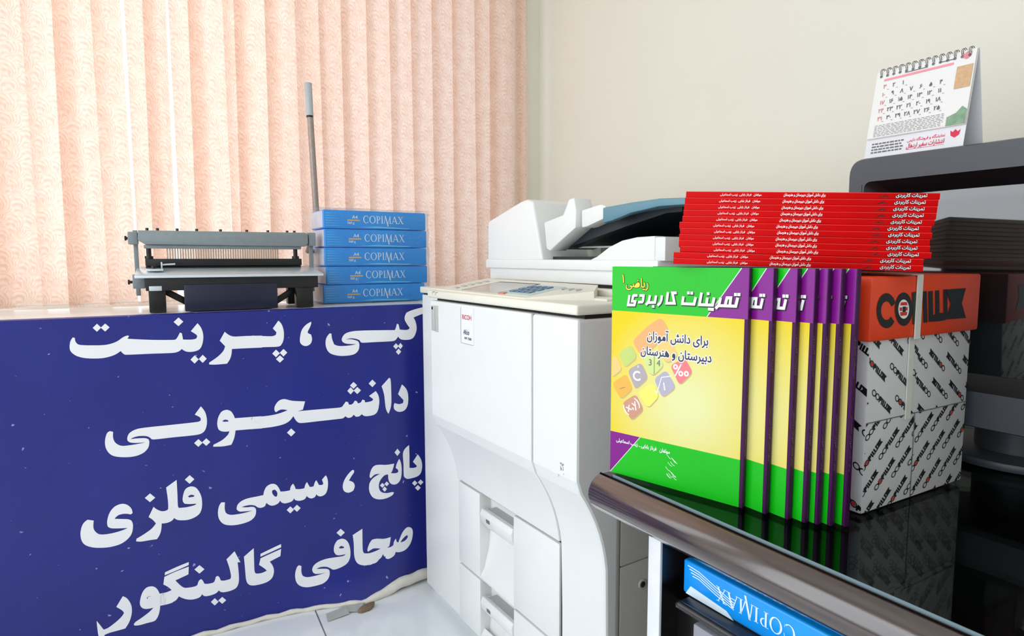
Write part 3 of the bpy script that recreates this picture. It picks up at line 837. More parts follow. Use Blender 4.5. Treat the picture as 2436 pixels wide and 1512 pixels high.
# ------------------------------------------------------------------ punching and binding machine on the counter
pm = thing('binding_machine', (0, 2.0, CT + .002), 0, 'grey steel comb punching machine with long upright lever standing on the counter', 'binding machine')
b = MB(); b.box(.037, .280, 0, .012, .001, .076, bev=.003); b.box(.05, .27, .012, .12, .001, .05); b.build('navy_front_panel', M_NAVYSTEEL, pm)
for x0, x1 in ((-.048, -.008), (.335, .383)):
    b = MB(); b.box(x0, x1, .008, .05, 0, .066, bev=.002); b.build('leg', M_BLACKSTEEL, pm)
    b = MB(); b.box(x0, x1, .17, .21, 0, .09, bev=.002); b.build('leg', M_BLACKSTEEL, pm)
b = MB(); b.box(-.046, -.016, .002, .008, .060, .073, bev=.001); b.build('foot_plate', M_BRIGHT, pm)
for s_, xa in ((1, .0), (-1, .335)):
    b = MB(); b.box(-.0, .085, -.006, .006, -.009, .009, bev=.001)
    o = b.build('cross_brace', M_BLACKSTEEL, pm); o.location = (xa - (.012 if s_ > 0 else -.012), .06, .0585); o.rotation_euler = (0, math.radians(32 if s_ > 0 else 148), 0)
b = MB(); b.box(-.054, .398, .004, .21, .060, .097, bev=.002); b.build('under_beam', M_BLACKSTEEL, pm)
b = MB(); b.prism([(-.006, .095), (-.006, .102), (.205, .124), (.205, .117)], -.078, .413, YZ0, bev=.0015); b.build('table_plate', M_BRIGHT, pm)
b = MB(); b.box(-.055, .378, .165, .205, .106, .126, bev=.002); b.box(-.055, .378, .150, .185, .126, .147, bev=.002); b.build('die_block', M_BLACKSTEEL, pm)
n_pin = 46
for i in range(n_pin):
    x = .002 + (.307 - .002) * i / (n_pin - 1)
    b = MB(); b.box(x - .0019, x + .0019, .158, .176, .147, .178); b.build('punch_pin', M_CHROME, pm)
for x in (-.045, .362):
    b = MB(); b.tube([(x, .168, .147), (x, .168, .185)], .0065, 12); b.tube([(x, .168, .147), (x, .168, .155)], .011, 12); b.build('guide_post', M_BLACKSTEEL, pm)
b = MB(); b.prism([(-.068, .228), (.388, .230), (.396, .222), (.396, .196), (.386, .186), (-.052, .188), (-.070, .200)], .13, .205, XZ0, bev=.002); b.build('press_bar', M_STEELGREY, pm)
b = MB(); b.box(-.056, .376, .14, .195, .177, .187, bev=.001); b.build('pin_carrier', M_STEELGREY, pm)
for x in (-.046, -.020, .030, .081, .145, .218, .279, .336, .358):
    b = MB(); b.tube([(x, .15, .228), (x, .15, .236)], .0045, 6); b.build('bar_bolt', M_BLACKSTEEL, pm)
for x0, x1, nm in ((-.094, -.070, 0), (.399, .421, 1)):
    b = MB(); b.box(x0, x1, .135, .205, .188, .224 if not nm else .231, bev=.003); b.build('bearing_block', M_STEELGREY, pm)
    b = MB(); xm = (x0 + x1) / 2; b.box(xm - .004 + (.004 if not nm else .0), xm + .007 + (.004 if not nm else .0), .16, .18, .04, .229, bev=.001); b.build('side_arm', M_STEELGREY, pm)
b = MB(); b.tube([(-.103, .17, .206), (-.098, .17, .206), (-.098, .17, .206), (-.062, .17, .206)], [.007, .007, .004, .004], 8); b.build('pivot_bolt', M_BLACKSTEEL, pm)
b = MB(); b.tube([(-.098, .10, .082), (-.093, .10, .082), (-.093, .10, .082), (-.05, .10, .082)], [.007, .007, .004, .004], 8); b.build('pivot_bolt', M_BLACKSTEEL, pm)
b = MB(); b.tube([(.385, .17, .207), (.42, .17, .207)], .005, 8); b.build('pivot_bolt', M_BLACKSTEEL, pm)
b = MB(); b.box(-.086, -.056, .075, .125, .064, .104, bev=.003); b.build('lower_bearing_block', M_STEELGREY, pm)
flv = Fr((0, 2.0, CT + .002), 0); LY = .318
lp0, lp1, lpm = flv.on(752, 500, LY), flv.on(733, 197, LY), flv.on(737, 275, LY)
lpb = (lp0[0] + (lp0[0] - lp1[0]) * .36, lp0[1] - (lp1[1] - lp0[1]) * .36)
lv = MB(); lv.tube([(lpb[0], LY, lpb[1]), (lp1[0], LY, lp1[1] - .01)], .0105, 14); lv_o = lv.build('lever', M_TUBE, pm)
g = MB(); g.tube([(lpm[0], LY, lpm[1]), (lp1[0], LY, lp1[1] - .002), (lp1[0], LY, lp1[1])], [.0125, .0125, .0108], 16); g.build('lever_grip', M_GRIP, lv_o)
b = MB(); b.tube([(lpm[0], LY, lpm[1] - .006), (lpm[0], LY, lpm[1])], .0114, 14); b.build('lever_ring', M_SEAM, lv_o)
b = MB(); b.tube([(.412, .17, .20), (.414, .24, lpb[1] + .012), (lpb[0], LY, lpb[1] + .012)], .008, 10); b.build('lever_crank', M_STEELGREY, pm)
st = MB(); st.box(-.052, -.010, .05, .13, .113, .119, bev=.001); st.box(-.016, -.012, .10, .112, .118, .138, bev=.001); st.tube([(-.014, .105, .13), (.02, .105, .132)], .0025, 8); st.build('paper_stop', M_BRIGHT, pm)
b = MB(); b.tube([(-.034, .09, .118), (-.034, .09, .127)], .006, 10); b.build('stop_knob', M_BLACKSTEEL, pm)

# ------------------------------------------------------------------ five reams in clear wrap
RW, RD, RH = .352, .168, .0612
fs_ = Fr((.443, 2.118, CT + .002), 2)
names = ['top blue ream of the wrapped copy paper stack', 'second blue ream from the top of the wrapped stack',
         'middle blue ream of the five in the wrapped stack', 'second blue ream from the bottom of the wrapped stack',
         'bottom blue ream of the wrapped stack, standing on the counter']
def make_ream(wd=RW, dp=RD, ht=RH, flip=False, label='', txt=(.50, .30), group=None, fr=None):
    t = thing_fr('paper_ream', fr, label, 'paper ream', group)
    b = MB(); b.box(0, wd, 0, dp, .0006, ht - .0008, bev=.0035, seg=3); b.build('wrapper', M_REAM, t)
    b = MB(); b.box(-.0012, .0, .008, dp - .008, .004, ht - .004); b.build('folded_end', M_REAMEND, t)
    P = XZ(-.0005)
    b = MB(); x0 = wd * txt[0] - wd * .13; h = ht * .40; zb = ht * .33
    if flip: x0 = wd * .2
    copimax(b, P, x0, zb, h, wd * txt[1] * 1.33, 0, flip)
    if not flip:
        write(b, 'A4', P, x0 - wd * .105, zb + ht * .22, ht * .26, bold=.02); write(b, '560 g', P, x0 - wd * .15, zb - ht * .06, ht * .17, bold=.02)
    b.build('printed_name', M_REAMWH, t)
    if not flip:
        b = MB(); b.fill([(x0 - wd * .15, zb + ht * .10), (x0 - wd * .03, zb + ht * .10), (x0 - wd * .03, zb + ht * .17), (x0 - wd * .15, zb + ht * .17)], P); b.build('orange_stripe', M_REAMOR, t)
    b = MB(); P2 = XZ(-.0003)
    if flip:
        for k in range(4):
            pts = [(wd * (.03 + .01 * k), ht * (.86 - .08 * k)), (wd * .10, ht * (.83 - .07 * k)), (wd * .2, ht * (.66 - .07 * k)), (wd * .3, ht * (.5 - .06 * k))]
            b.strokes(pts, ht * .028, P2)
        b.fill([(wd * .02, ht * .02), (wd * .30, ht * .02), (wd * .26, ht * .18), (wd * .05, ht * .30)], P2)  # white patch low on the left is painted glare, the strokes are print
    else:
        for k in range(6):
            z = ht * (.15 + .13 * k)
            b.fill([(wd * .02, z), (wd * (.22 - .02 * k), z + ht * .012), (wd * .02, z + ht * .03)], P2)
        b.fill([(wd * .33, ht * .1), (wd * .8, ht * .06), (wd * .84, ht * .1), (wd * .5, ht * .16)], P2)
    b.build('streaks_and_glare', M_REAMCY if not flip else M_REAMWH, t)
    return t
shift = [(0, 0), (.003, .001), (.001, -.001), (.005, .001), (-.006, .002)]
for k in range(5):
    j = 4 - k
    f = Fr(fs_.w(shift[k][0], shift[k][1], j * RH), 2 + (.4 if k == 3 else 0))
    make_ream(label=names[k], group='reams in the wrapped stack', fr=f)
wr = MB()
bmw = bmesh.new(); bmesh.ops.create_cube(bmw, size=1)
bmesh.ops.subdivide_edges(bmw, edges=list(bmw.edges), cuts=11, use_grid_fill=True)
rnd = random.Random(5)
for v in bmw.verts:
    x, y, z = v.co
    k = rnd.uniform(0, .0035)
    v.co = ((x + .5) * (RW + .016) - .010 + (k if x > .49 else -k if x < -.49 else 0) + (.0 if x < .45 else -.0),
            (y + .5) * (RD + .014) - .007 - (k if y < -.49 else 0), (z + .5) * (5 * RH + .004) + .0005 + (k * .6 if z > .49 else 0))
wr.bm(bmw, 0, True)
tag(wr.build('stretch_wrap', M_FILM, loc=fs_.o, rz=fs_.ang), 'clear wrinkled plastic film wrapped round the five blue reams', 'wrap')

# ------------------------------------------------------------------ copier
fc = Fr((.600, 1.585, 0), -86)
cp = thing_fr('photocopier', fc, 'large white office photocopier with document feeder between counter and desk', 'photocopier')
PROF = [(0, .947), (0, .640), (.010, .612), (.022, .594), (.034, .573), (.046, .549), (.056, .524), (.064, .498), (.070, .472), (.074, .445)]
b = MB(); b.box(.004, .631, .119, .78, .03, .945); b.build('body', M_PLASTIC, cp)
b = MB(); b.prism(PROF + [(.105, .445), (.105, .947)], .001, .481, YZ0, bev=.004); b.build('front_door', M_PLASTIC, cp, sharp=14)
b = MB(); b.prism(PROF + [(.077, .30), (.078, .03), (.108, .03), (.108, .947)], .4855, .635, YZ0, bev=.006); b.build('front_column', M_PLASTIC, cp, sharp=14)
b = MB(); b.box(.4815, .485, .006, .10, .64, .945); b.box(.4815, .485, .08, .12, .03, .64); b.box(.004, .631, .02, .77, .944, .9545); b.build('door_seam', M_SEAM, cp)
# near side: two panels with a seam, and a lock
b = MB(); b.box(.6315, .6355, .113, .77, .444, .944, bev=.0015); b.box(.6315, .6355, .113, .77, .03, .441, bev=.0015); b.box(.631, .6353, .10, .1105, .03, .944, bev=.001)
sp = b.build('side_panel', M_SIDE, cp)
b = MB(); b.tube([(.634, .173, .39), (.638, .173, .39)], .010, 18); b.build('side_lock', M_PGREY, sp)
b = MB(); b.tube([(.638, .173, .39), (.6386, .173, .39)], .0065, 16); b.build('lock_hole', M_SEAM, sp)
# top deck
b = MB(); b.box(-.004, .640, -.006, .78, .9545, .974, bev=.005, seg=3); b.build('top_deck', M_PLASTIC2, cp)
# paper bank on the far side
b = MB(); b.box(-.24, -.002, .085, .74, .03, .948, bev=.003); b.build('side_cabinet', M_PLASTIC, cp)
b = MB(); b.box(-.238, -.002, .09, .73, .947, .954); b.build('cabinet_seam', M_SEAM, cp)
b = MB(); b.box(-.245, -.004, .08, .74, .9535, .972, bev=.003); b.build('cabinet_top', M_PLASTIC2, cp)
b = MB(); b.box(-.24, .631, .11, .75, 0, .031); b.build('plinth', M_PLASTIC, cp)
# paper drawers with a deep grip recess
def drawer(z0, z1, zr0, zr1):
    u0, u1, r0, r1 = .001, .478, .122, .290
    y0, y1 = .077, .115
    b = MB()
    bev = .0025
    b.box(u0, r0, y0, y1, z0, z1, bev=bev); b.box(r1, u1, y0, y1, z0, z1, bev=bev)
    if z1 - zr1 > .004: b.box(r0 - .003, r1 + .003, y0, y1, zr1, z1, bev=bev)
    b.box(r0 - .003, r1 + .003, y0, y1, z0, zr0, bev=bev)
    # back of the recess curves out to the front below the grip
    b.prism([(.112, zr1), (.112, zr1 - .09), (.105, zr1 - .15), (.090, zr0 + .02), (.078, zr0), (.118, zr0), (.118, zr1)], r0, r1, YZ0, smooth=True)
    d = b.build('paper_drawer', M_PLASTIC, cp)
    h = MB()
    zt = zr1 - .035
    h.prism([(.114, zt - .012), (.084, zt), (.076, zt), (.071, zt - .014), (.074, zt - .032), (.092, zt - .055), (.114, zt - .075)], r0 + .012, r1 - .001, YZ0, bev=.002)
    g = h.build('drawer_grip', M_PLASTIC, d)
    c = MB(); c.box(r0 + .03, r1 - .004, .084, .113, zt - .012, zt + .002); c.build('grip_hollow', M_PGREY, d)
    lb = MB(); P = lambda x, z: (x, .0705 + (zt - .016 - z) * .12, z)
    lb.fill([(r0 + .045, zt - .026), (r0 + .062, zt - .026), (r0 + .062, zt - .016), (r0 + .045, zt - .016)], P); lb.build('drawer_mark', M_INKGREY, d)
drawer(.205, .438, .210, .438)
drawer(.035, .199, .040, .196)
b = MB(); b.box(.003, .476, .085, .11, .199, .205); b.box(.003, .478, .085, .112, .438, .445); b.build('drawer_seams', M_SEAM, cp)
# latch and maker's label
P = XZ(-.0012)
b = MB(); b.box(.013, .033, -.003, .02, .868, .934, bev=.001); b.box(.033, .050, -.0015, .02, .866, .935, bev=.001); lt = b.build('door_latch', M_PGREY, cp)
b = MB(); b.box(.016, .024, -.0036, -.002, .924, .931); b.build('latch_slot', M_SEAM, lt)
b = MB(); b.box(.178, .241, -.0012, .001, .853, .940); stk = b.build('maker_label', M_STICK, cp)
P2 = XZ(-.0016)
b = MB(); write(b, 'RICOH', P2, .186, .912, .016, width=.045, bold=.012); b.build('maker_name', M_INKRED, stk)
b = MB(); write(b, 'Aficio', P2, .190, .876, .017, width=.030, bold=.012, slant=.2); write(b, 'MP 7500', P2, .197, .864, .008, width=.034, bold=.02); b.build('model_name', M_INKDARK, stk)
b = MB(); b.fill([(.178, .853), (.1792, .853), (.1792, .940), (.178, .940)], P2); b.fill([(.178, .853), (.241, .853), (.241, .8538), (.178, .8538)], P2); b.build('label_border', M_INKGREY, stk)
b = MB(); rnd = random.Random(2)
for k in range(16):
    x, z = .585 + rnd.uniform(-.008, .010), .652 + rnd.uniform(-.012, .014)
    b.strokes([(x, z), (x + rnd.uniform(-.006, .006), z + rnd.uniform(-.006, .006))], .0008, XZ(-.0008))
b.build('scribble', M_INKGREY, cp)
b = MB()
b.strokes([(.030, .9655), (.031, .9705), (.038, .9715), (.047, .9705)], .0012, XZ(-.0068)); b.strokes([(.047, .9625), (.050, .969), (.062, .971)], .0012, XZ(-.0068)); b.build('deck_scratch', M_INKGREY, cp)

# operation panel: a wedge with screen and keys
SL = .16
def pan(u, v, h=0.0): return (u, v, .972 + SL * v + h)
b = MB()
lo = [(.02, .012), (.455, .004), (.560, .100), (.503, .158), (.02, .165)]
vs = [(p[0], p[1], .966) for p in lo] + [pan(*p, .004) for p in lo]
K = len(lo)
b.add(vs, [tuple(range(K))[::-1], tuple(range(K, 2 * K))] + [(i, (i + 1) % K, K + (i + 1) % K, K + i) for i in range(K)])
op = b.build('operation_panel', M_PLASTIC2, cp)
def pquad(name, m, us, h=.0046, parent=op):
    b = MB()
    for q in us:
        n = len(q)
        b.add([pan(*p, h - .003) for p in q] + [pan(*p, h) for p in q], [tuple(range(n, 2 * n))] + [(i, (i + 1) % n, n + (i + 1) % n, n + i) for i in range(n)])
    return b.build(name, m, parent)
R4 = lambda u0, u1, v0, v1: [(u0, v0), (u1, v0), (u1, v1), (u0, v1)]
scr = pquad('screen_frame', M_SEAM, [R4(.140, .322, .022, .134)])
pquad('touch_screen', M_LCD, [R4(.150, .318, .020, .124)], .0054, scr)
pquad('pale_key_field', M_KEYGRN, [R4(.318, .440, .022, .120)], .0050)
for q in [R4(.335 + .022 * i, .350 + .022 * i, .040 + .024 * j, .056 + .024 * j) for i in range(4) for j in range(3)]: pquad('number_key', M_KEYBLUE, [q], .0075)
pquad('stop_key', M_KEYRED, [R4(.322, .346, .018, .028)], .0070)
for q in [R4(.075 + .0 * i, .095, .03 + .022 * i, .040 + .022 * i) for i in range(5)] + [R4(.45 + .025 * i, .465 + .025 * i, .09, .105) for i in range(3)]: pquad('function_key', M_PGREY, [q], .0066)
b = MB(); b.box(.40, .60, .10, .150, .972, .979, bev=.003); b.build('deck_ledge', M_PLASTIC2, cp)

# document feeder
V0, V1 = .185, .70
b = MB(); b.box(-.012, .665, V0 + .006, V1, 1.000, 1.034, bev=.004); b.box(-.018, .655, V0 - .004, V1, 1.031, 1.055, bev=.004); b.build('platen_cover', M_PLASTIC, cp)
b = MB(); b.box(.0, .66, V0 + .02, V1 - .02, .99, 1.002); b.build('platen_gap', M_SEAM, cp)
b = MB(); b.box(-.01, .70, V0 - .03, V1 + .02, .973, .992, bev=.003); b.build('platen_base', M_PLASTIC2, cp)
b = MB(); b.prism([(-.014, 1.052), (-.012, 1.160), (.155, 1.203), (.185, 1.207), (.212, 1.200), (.256, 1.052)], V0, V1, XZ0, bev=.007, seg=3); b.build('feeder_cover', M_PLASTIC, cp)
b = MB(); b.box(.225, .30, V0 + .15, V1 - .02, 1.06, 1.185, bev=.003); b.build('feeder_inner_wall', M_PLASTIC2, cp)
b = MB(); b.box(.20, .69, .48, V1, 1.055, 1.178, bev=.004); b.build('feeder_rear_wall', M_PLASTIC2, cp)
b = MB(); b.prism([(.252, 1.146), (.330, 1.160), (.352, 1.195), (.372, 1.197), (.380, 1.168), (.378, 1.128), (.275, 1.076), (.262, 1.082)], V0 + .008, V0 + .06, XZ0, bev=.003); b.build('paper_guide', M_PLASTIC, cp)
b = MB(); b.prism([(.385, 1.168), (.452, 1.177), (.470, 1.172), (.468, 1.146), (.405, 1.130), (.386, 1.128)], V0 + .02, V0 + .08, XZ0, bev=.003); b.build('guide_rail', M_PLASTIC, cp)
b = MB(); b.prism([(.470, 1.168), (.560, 1.173), (.640, 1.175), (.74, 1.170), (.74, 1.158), (.640, 1.160), (.560, 1.152), (.500, 1.139), (.470, 1.135)], V0 + .012, V0 + .03, XZ0, bev=.002)
b.prism([(.470, 1.160), (.560, 1.166), (.640, 1.168), (.74, 1.163), (.74, 1.158), (.640, 1.160), (.560, 1.156), (.470, 1.146)], V0 + .03, .47, XZ0)
b.build('document_tray', M_TRAY, cp)
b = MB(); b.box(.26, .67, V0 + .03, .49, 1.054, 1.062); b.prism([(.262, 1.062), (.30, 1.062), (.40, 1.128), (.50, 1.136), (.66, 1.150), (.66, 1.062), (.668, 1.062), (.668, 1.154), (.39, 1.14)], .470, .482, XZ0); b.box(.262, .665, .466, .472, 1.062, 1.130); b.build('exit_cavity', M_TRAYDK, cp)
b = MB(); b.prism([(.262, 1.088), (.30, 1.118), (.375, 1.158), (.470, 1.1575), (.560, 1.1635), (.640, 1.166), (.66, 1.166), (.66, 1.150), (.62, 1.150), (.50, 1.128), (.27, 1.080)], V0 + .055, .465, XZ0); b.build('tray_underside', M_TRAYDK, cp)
b = MB(); b.box(.285, .65, V0 + .09, V0 + .094, 1.083, 1.087); b.build('exit_lip', M_PGREY, cp)
b = MB(); b.prism([(.435, 1.053), (.465, 1.062), (.505, 1.082), (.545, 1.095), (.59, 1.101), (.642, 1.102), (.642, 1.053)], V0, V0 + .03, XZ0, bev=.003)
b.box(.632, .668, V0 + .002, .48, 1.053, 1.100, bev=.003); b.build('exit_guard', M_PLASTIC, cp)

# ------------------------------------------------------------------ desk
DZ = .73                                  # top of the glass
_a, _b = floor_at(1459, 1127, DZ), floor_at(2309, 1496, DZ)
DANG = math.degrees(math.atan2(_b[1] - _a[1], _b[0] - _a[0]))
fd = Fr((_a[0], _a[1], 0), DANG)
DL, DD = 1.05, .78
ds = thing_fr('desk', fd, 'dark walnut computer desk with rounded front edge in the right foreground', 'desk')
GT = .005
TZ = DZ - GT - .0005
b = MB(); b.box(-.006, DL, -.004, DD, TZ - .030, TZ); b.build('desk_top', M_WOODTOP, ds)
nose = [(.02, TZ - .001), (-.0015, TZ - .001), (-.0025, TZ + .0002), (-.006, TZ), (-.013, TZ - .004), (-.021, TZ - .012), (-.026, TZ - .022), (-.027, TZ - .032), (-.024, TZ - .043), (-.016, TZ - .052), (-.004, TZ - .057), (.02, TZ - .058)]
b = MB(); b.prism(nose, -.030, DL, YZ0, bev=.004, seg=2, smooth=True); b.build('rounded_edge', M_WOOD, ds)
b = MB(); b.box(-.030, -.006, .0, DD, TZ - .058, TZ - .002, bev=.006, seg=3); b.build('end_edge', M_WOOD, ds)
PU0, PU1 = .078, .101
b = MB(); b.box(PU0, PU1, .006, DD - .03, 0, TZ - .056); sd = b.build('side_panel', M_WOODTOP, ds)
b = MB(); b.box(PU0 - .0005, PU1 + .0005, .001, .006, 0, TZ - .057, bev=.001); b.build('lit_edge', M_LITEDGE, sd)  # light catching the dark panel's front edge, painted as a white strip
b = MB(); b.box(.62, .643, .006, DD - .03, 0, TZ - .03); b.build('inner_panel', M_WOODTOP, ds)
b = MB(); b.box(PU1, .62, DD - .05, DD - .035, .1, TZ - .03); b.build('back_panel', M_WOODTOP, ds)
b = MB(); b.box(PU1 + .03, .615, .002, .45, .579, .586, bev=.001); sh = b.build('sliding_shelf', M_RAIL, ds)
b = MB(); b.tube([(.140, .001, .5875), (.60, .001, .5875)], .0052, 14); b.tube([(.136, .001, .5875), (.1402, .001, .5875)], [.002, .0052], 14); b.build('shelf_rail', M_RAIL, sh)
b = MB(); b.box(.146, .612, .022, .04, .20, .556, bev=.002); dr = b.build('drawer_front', M_DRAWER, ds)
b = MB(); b.box(PU1, .62, .04, .46, .18, .565); b.build('drawer_box', M_WOODTOP, ds)
gl = MB(); gl.box(0, DL, 0, DD - .01, -GT, 0)
g = gl.build('glass_sheet', M_TABLEGLASS, loc=fd.w(0, 0, DZ), rz=fd.ang)
tag(g, 'clear glass sheet with polished front edge lying on the dark desk top', 'glass sheet')
b = MB(); b.box(0, DL, -.0012, -.0002, -GT * .96, -.0002); b.build('glass_edge', M_GLASSEDGE, g)
make_ream(wd=.297, dp=.21, ht=.050, flip=True, label='blue ream lying upside down on the sliding shelf under the desk top', fr=Fr(fd.w(.118, .03, .5867), DANG))

# ------------------------------------------------------------------ the green, yellow and purple workbooks
BW, BH, BT = .213, .3165, .0074
fbk = Fr((.643, .56, DZ), -72.7)
def make_book():
    t = thing_fr('workbook', fbk, 'front workbook of the standing row, its whole green and yellow cover showing', 'book', 'green and yellow workbooks standing on the desk')
    def Z(p): 
        u, z = fbk.on(*p); return (u, z)
    b = MB()
    zy1, zy0 = .2505, .0645
    xs_ = -.0045
    P = lambda x, z: (x, -.0003, z)
    # cover board
    b.box(-BW, 0, -.0002, .0004, 0, BH, 0); b.box(-BW, 0, BT - .0004, BT, 0, BH, 1)
    cov = lambda pts, m: b.fill(pts, P, m=m)
    dt = Z((1765, 637))[0]; db = Z((1682, 752))[0]
    cov([(-BW, zy1), (db, zy1), (dt, BH), (-BW, BH)], 0)
    cov([(db, zy1), (0, zy1), (0, BH), (dt, BH)], 1)
    cov([(-BW, zy0), (xs_, zy0), (xs_, zy1), (-BW, zy1)], 2)
    cov([(xs_, zy0), (0, zy0), (0, zy1), (xs_, zy1)], 4)
    lt = Z((1523, 1040))[0]
    cov([(-BW, 0), (lt, zy0), (-BW, zy0)], 1)
    cov([(-BW, 0), (xs_, 0), (xs_, zy0), (lt, zy0)], 0); cov([(xs_, 0), (0, 0), (0, zy0), (xs_, zy0)], 4)
    P2 = XZ(-.0005)
    b.strokes([(db, zy1), (dt, BH)], .0012, P2, 3); b.strokes([(-BW, 0), (lt, zy0)], .0010, P2, 3)
    fc_ = b.build('cover', [M_GREEN, M_PURPLE, M_YELLOW, M_EDGE, M_SPINE], t)
    b = MB(); b.box(-.0008, .0006, -.0003, BT, 0, BH, bev=.0003); b.build('spine', M_SPINE, t)
    b = MB(); b.box(-BW + .0015, -.001, .0004, BT - .0004, .0012, BH - .0012); b.build('pages', M_PAPER, t)
    # keyboard keys printed on the cover
    zk = lambda p: Z((1440 + p[0] / 5.6, 740 + p[1] / 5.6))
    KEYS = [('orange', [(360,400),(560,200),(745,80),(850,240),(650,470),(480,600)]), ('leaf', [(175,560),(350,440),(430,610),(260,750)]),
            ('peach', [(690,430),(860,360),(975,590),(830,690),(740,600)]), ('lime', [(495,605),(700,545),(785,720),(640,855),(570,800)]),
            ('mauve', [(300,780),(480,680),(575,880),(400,1040)]), ('pink', [(865,720),(1060,620),(1170,810),(990,985)]),
            ('lilac', [(650,900),(810,780),(945,1010),(760,1150)]), ('lemon', [(430,1075),(640,945),(720,1130),(570,1290)]),
            ('amber', [(90,960),(280,830),(370,1030),(210,1170)]), ('brown', [(225,1220),(410,1100),(515,1310),(350,1455)]),
            ('peach', [(96,620),(150,590),(230,770),(86,880)])]
    kc = list(KEYCOL)
    b = MB()
    sh_ = MB()
    for k, poly in KEYS:
        q = [zk(p) for p in poly]
        sh_.fill(rounded([(x + .0012, z - .0018) for x, z in q], .008), XZ(-.0004))
        b.fill(rounded(q, .007), XZ(-.0005), m=kc.index(k))
    b.build('key_pictures', [KEYCOL[k] for k in kc], fc_); sh_.build('key_outlines', M_KEYSHADE, fc_)
    b = MB(); P3 = XZ(-.0007); r = .45
    def g_(s, px, size, rot=r, **k): 
        x, z = zk(px); write(b, s, P3, x, z, size, rot=rot, align='c', **k)
    g_('‰', (1015, 862), .024, .1, bold=.01)
    g_('C', (425, 920), .020, .1, bold=.02); g_("'", (450, 800), .012, .2, bold=.02)
    x, z = zk((800, 960)); b.strokes([(x - .018, z - .012), (x - .013, z - .016), (x - .006, z + .008), (x + .010, z + .012)], .0012, P3); write(b, '1', P3, x - .001, z - .010, .016, bold=.01, rot=.2)
    g_('(x,y)', (370, 1300), .018, .62, bold=.01)
    b.build('key_signs', M_INKWHITE, fc_)
    b = MB()
    def d_(s, px, size): 
        x, z = zk(px); write(b, s, P3, x, z, size, align='c', bold=.01)
    d_('3', (600, 720), .013); d_('4', (710, 730), .013); x, z = zk((655, 700)); b.strokes([(x, z - .015), (x, z + .014)], .0008, P3)
    x, z = zk((230, 1020)); b.strokes([(x - .005, z - .002), (x + .005, z + .002)], .0008, P3)
    b.build('key_signs_dark', M_INKGREY, fc_)
    # title
    TA = lambda p: Z((1470 + p[0] / 13.747, 640 + p[1] / 13.747)); TB = lambda p: Z((1620 + p[0] / 11.63, 640 + p[1] / 11.63))
    lines = [[TA(p) for p in q] for q in (
        [(650,855),(535,855),(505,890),(475,1045),(578,1050),(548,1170),(340,1168),(388,845)], [(715,860),(850,860),(828,1030),(800,1072),(668,1075)],
        [(1060,850),(1030,1000),(1000,1080),(925,1165)], [(1260,860),(1220,1085),(1010,1090)], [(1450,855),(1430,1000),(1390,1100),(1308,1185)],
        [(1650,745),(1600,1112),(1862,1112),(1795,772),(1935,772)])]
    lines += [[TB(p) for p in q] for q in ([(78,750),(50,952),(372,966),(420,770)], [(580,645),(522,980),(882,992),(930,780)], [(742,785),(712,985)],
        [(1108,785),(1078,920),(1050,1000),(968,1085)], [(1065,1005),(1525,1022),(1582,785)], [(1232,1005),(1285,790),(1390,790),(1362,1015)])]
    dots = [TA((1165, 1215))] + [TB(p) for p in ((215, 655), (308, 660), (760, 675), (795, 1105), (876, 1112), (1518, 700), (1612, 700))]
    def title(mb, dx, dz, y, wd):
        for i_, q in enumerate(lines): mb.strokes(q, wd, lambda x, z: (x + dx, y - .00004 * i_, z + dz))
        Pq = lambda x, z: (x + dx, y, z + dz)
        for x, z in dots:
            h = wd * .52; mb.fill([(x - h, z - h), (x + h, z - h), (x + h, z + h), (x - h, z + h)], Pq)
    b = MB(); title(b, .0009, -.0012, -.0006, .0046); b.build('title_backing', M_INKBLACK, fc_)
    b = MB(); title(b, 0, 0, -.0009, .0038); b.build('title_lettering', M_INKWHITE, fc_)
    # subject
    for nm, m_, y, bo, dx in (('subject_outline', M_INKBLACK, -.0006, .055, 0), ('subject_lettering', M_INKYEL, -.0009, .012, 0)):
        b = MB(); x, z = Z((1490, 682)); x2, _ = Z((1543, 682)); write(b, 'ریاضی', XZ(y), x, z, .019, ar=True, width=(x2 - x), bold=bo)
        x, z = Z((1481, 672)); write(b, '۱', XZ(y), x, z, .018, bold=bo); b.build(nm, m_, fc_)
    # who it is for
    for nm, m_, y, bo in (('caption_halo', M_INKWHITE, -.0006, .10), ('caption_lettering', M_INKDARK, -.0009, .022)):
        b = MB()
        x, z = Z((1540, 805)); x2, z2 = Z((1685, 812)); write(b, 'برای دانش آموزان', XZ(y), x, z - .001, .0175, ar=True, width=x2 - x, bold=bo)
        x, z = Z((1525, 838)); x2, z2 = Z((1693, 848)); write(b, 'دبیرستان و هنرستان', XZ(y), x, z - .002, .0175, ar=True, width=x2 - x, bold=bo)
        b.build(nm, m_, fc_)
    b = MB(); x, z = Z((1467, 1047)); x2, _ = Z((1594, 1068)); write(b, 'مولفان : فرناز بابایی ـ زینب اسماعیلی', XZ(-.0007), x, z - .001, .0075, ar=True, width=x2 - x, bold=.02); 
    rnd = random.Random(4); x, z = Z((1597, 1115))
    for k in range(14):
        a, c = x + rnd.uniform(-.007, .007), z + rnd.uniform(-.016, .018)
        b.strokes([(a - .003, c + .004), (a + .001, c), (a + .004, c - .001)], .0006, XZ(-.0007))
    b.build('author_lettering', M_INKWHITE, fc_)
    # tiny type down the spine
    return t
bk = make_book()
b = MB()
def spine_put(a, h_): return (.0009, BT * .22 + h_, .012 + a)
write(b, 'تمرینات کاربردی', lambda x, y: (.0009, .0012 + y, .235 - x), 0, 0, .0042, ar=True, width=.05)
write(b, 'برای دانش آموزان دبیرستان', lambda x, y: (.0009, .0012 + y, .14 - x), 0, 0, .0042, ar=True, width=.07)
b.build('spine_lettering', M_INKGREY, bk)
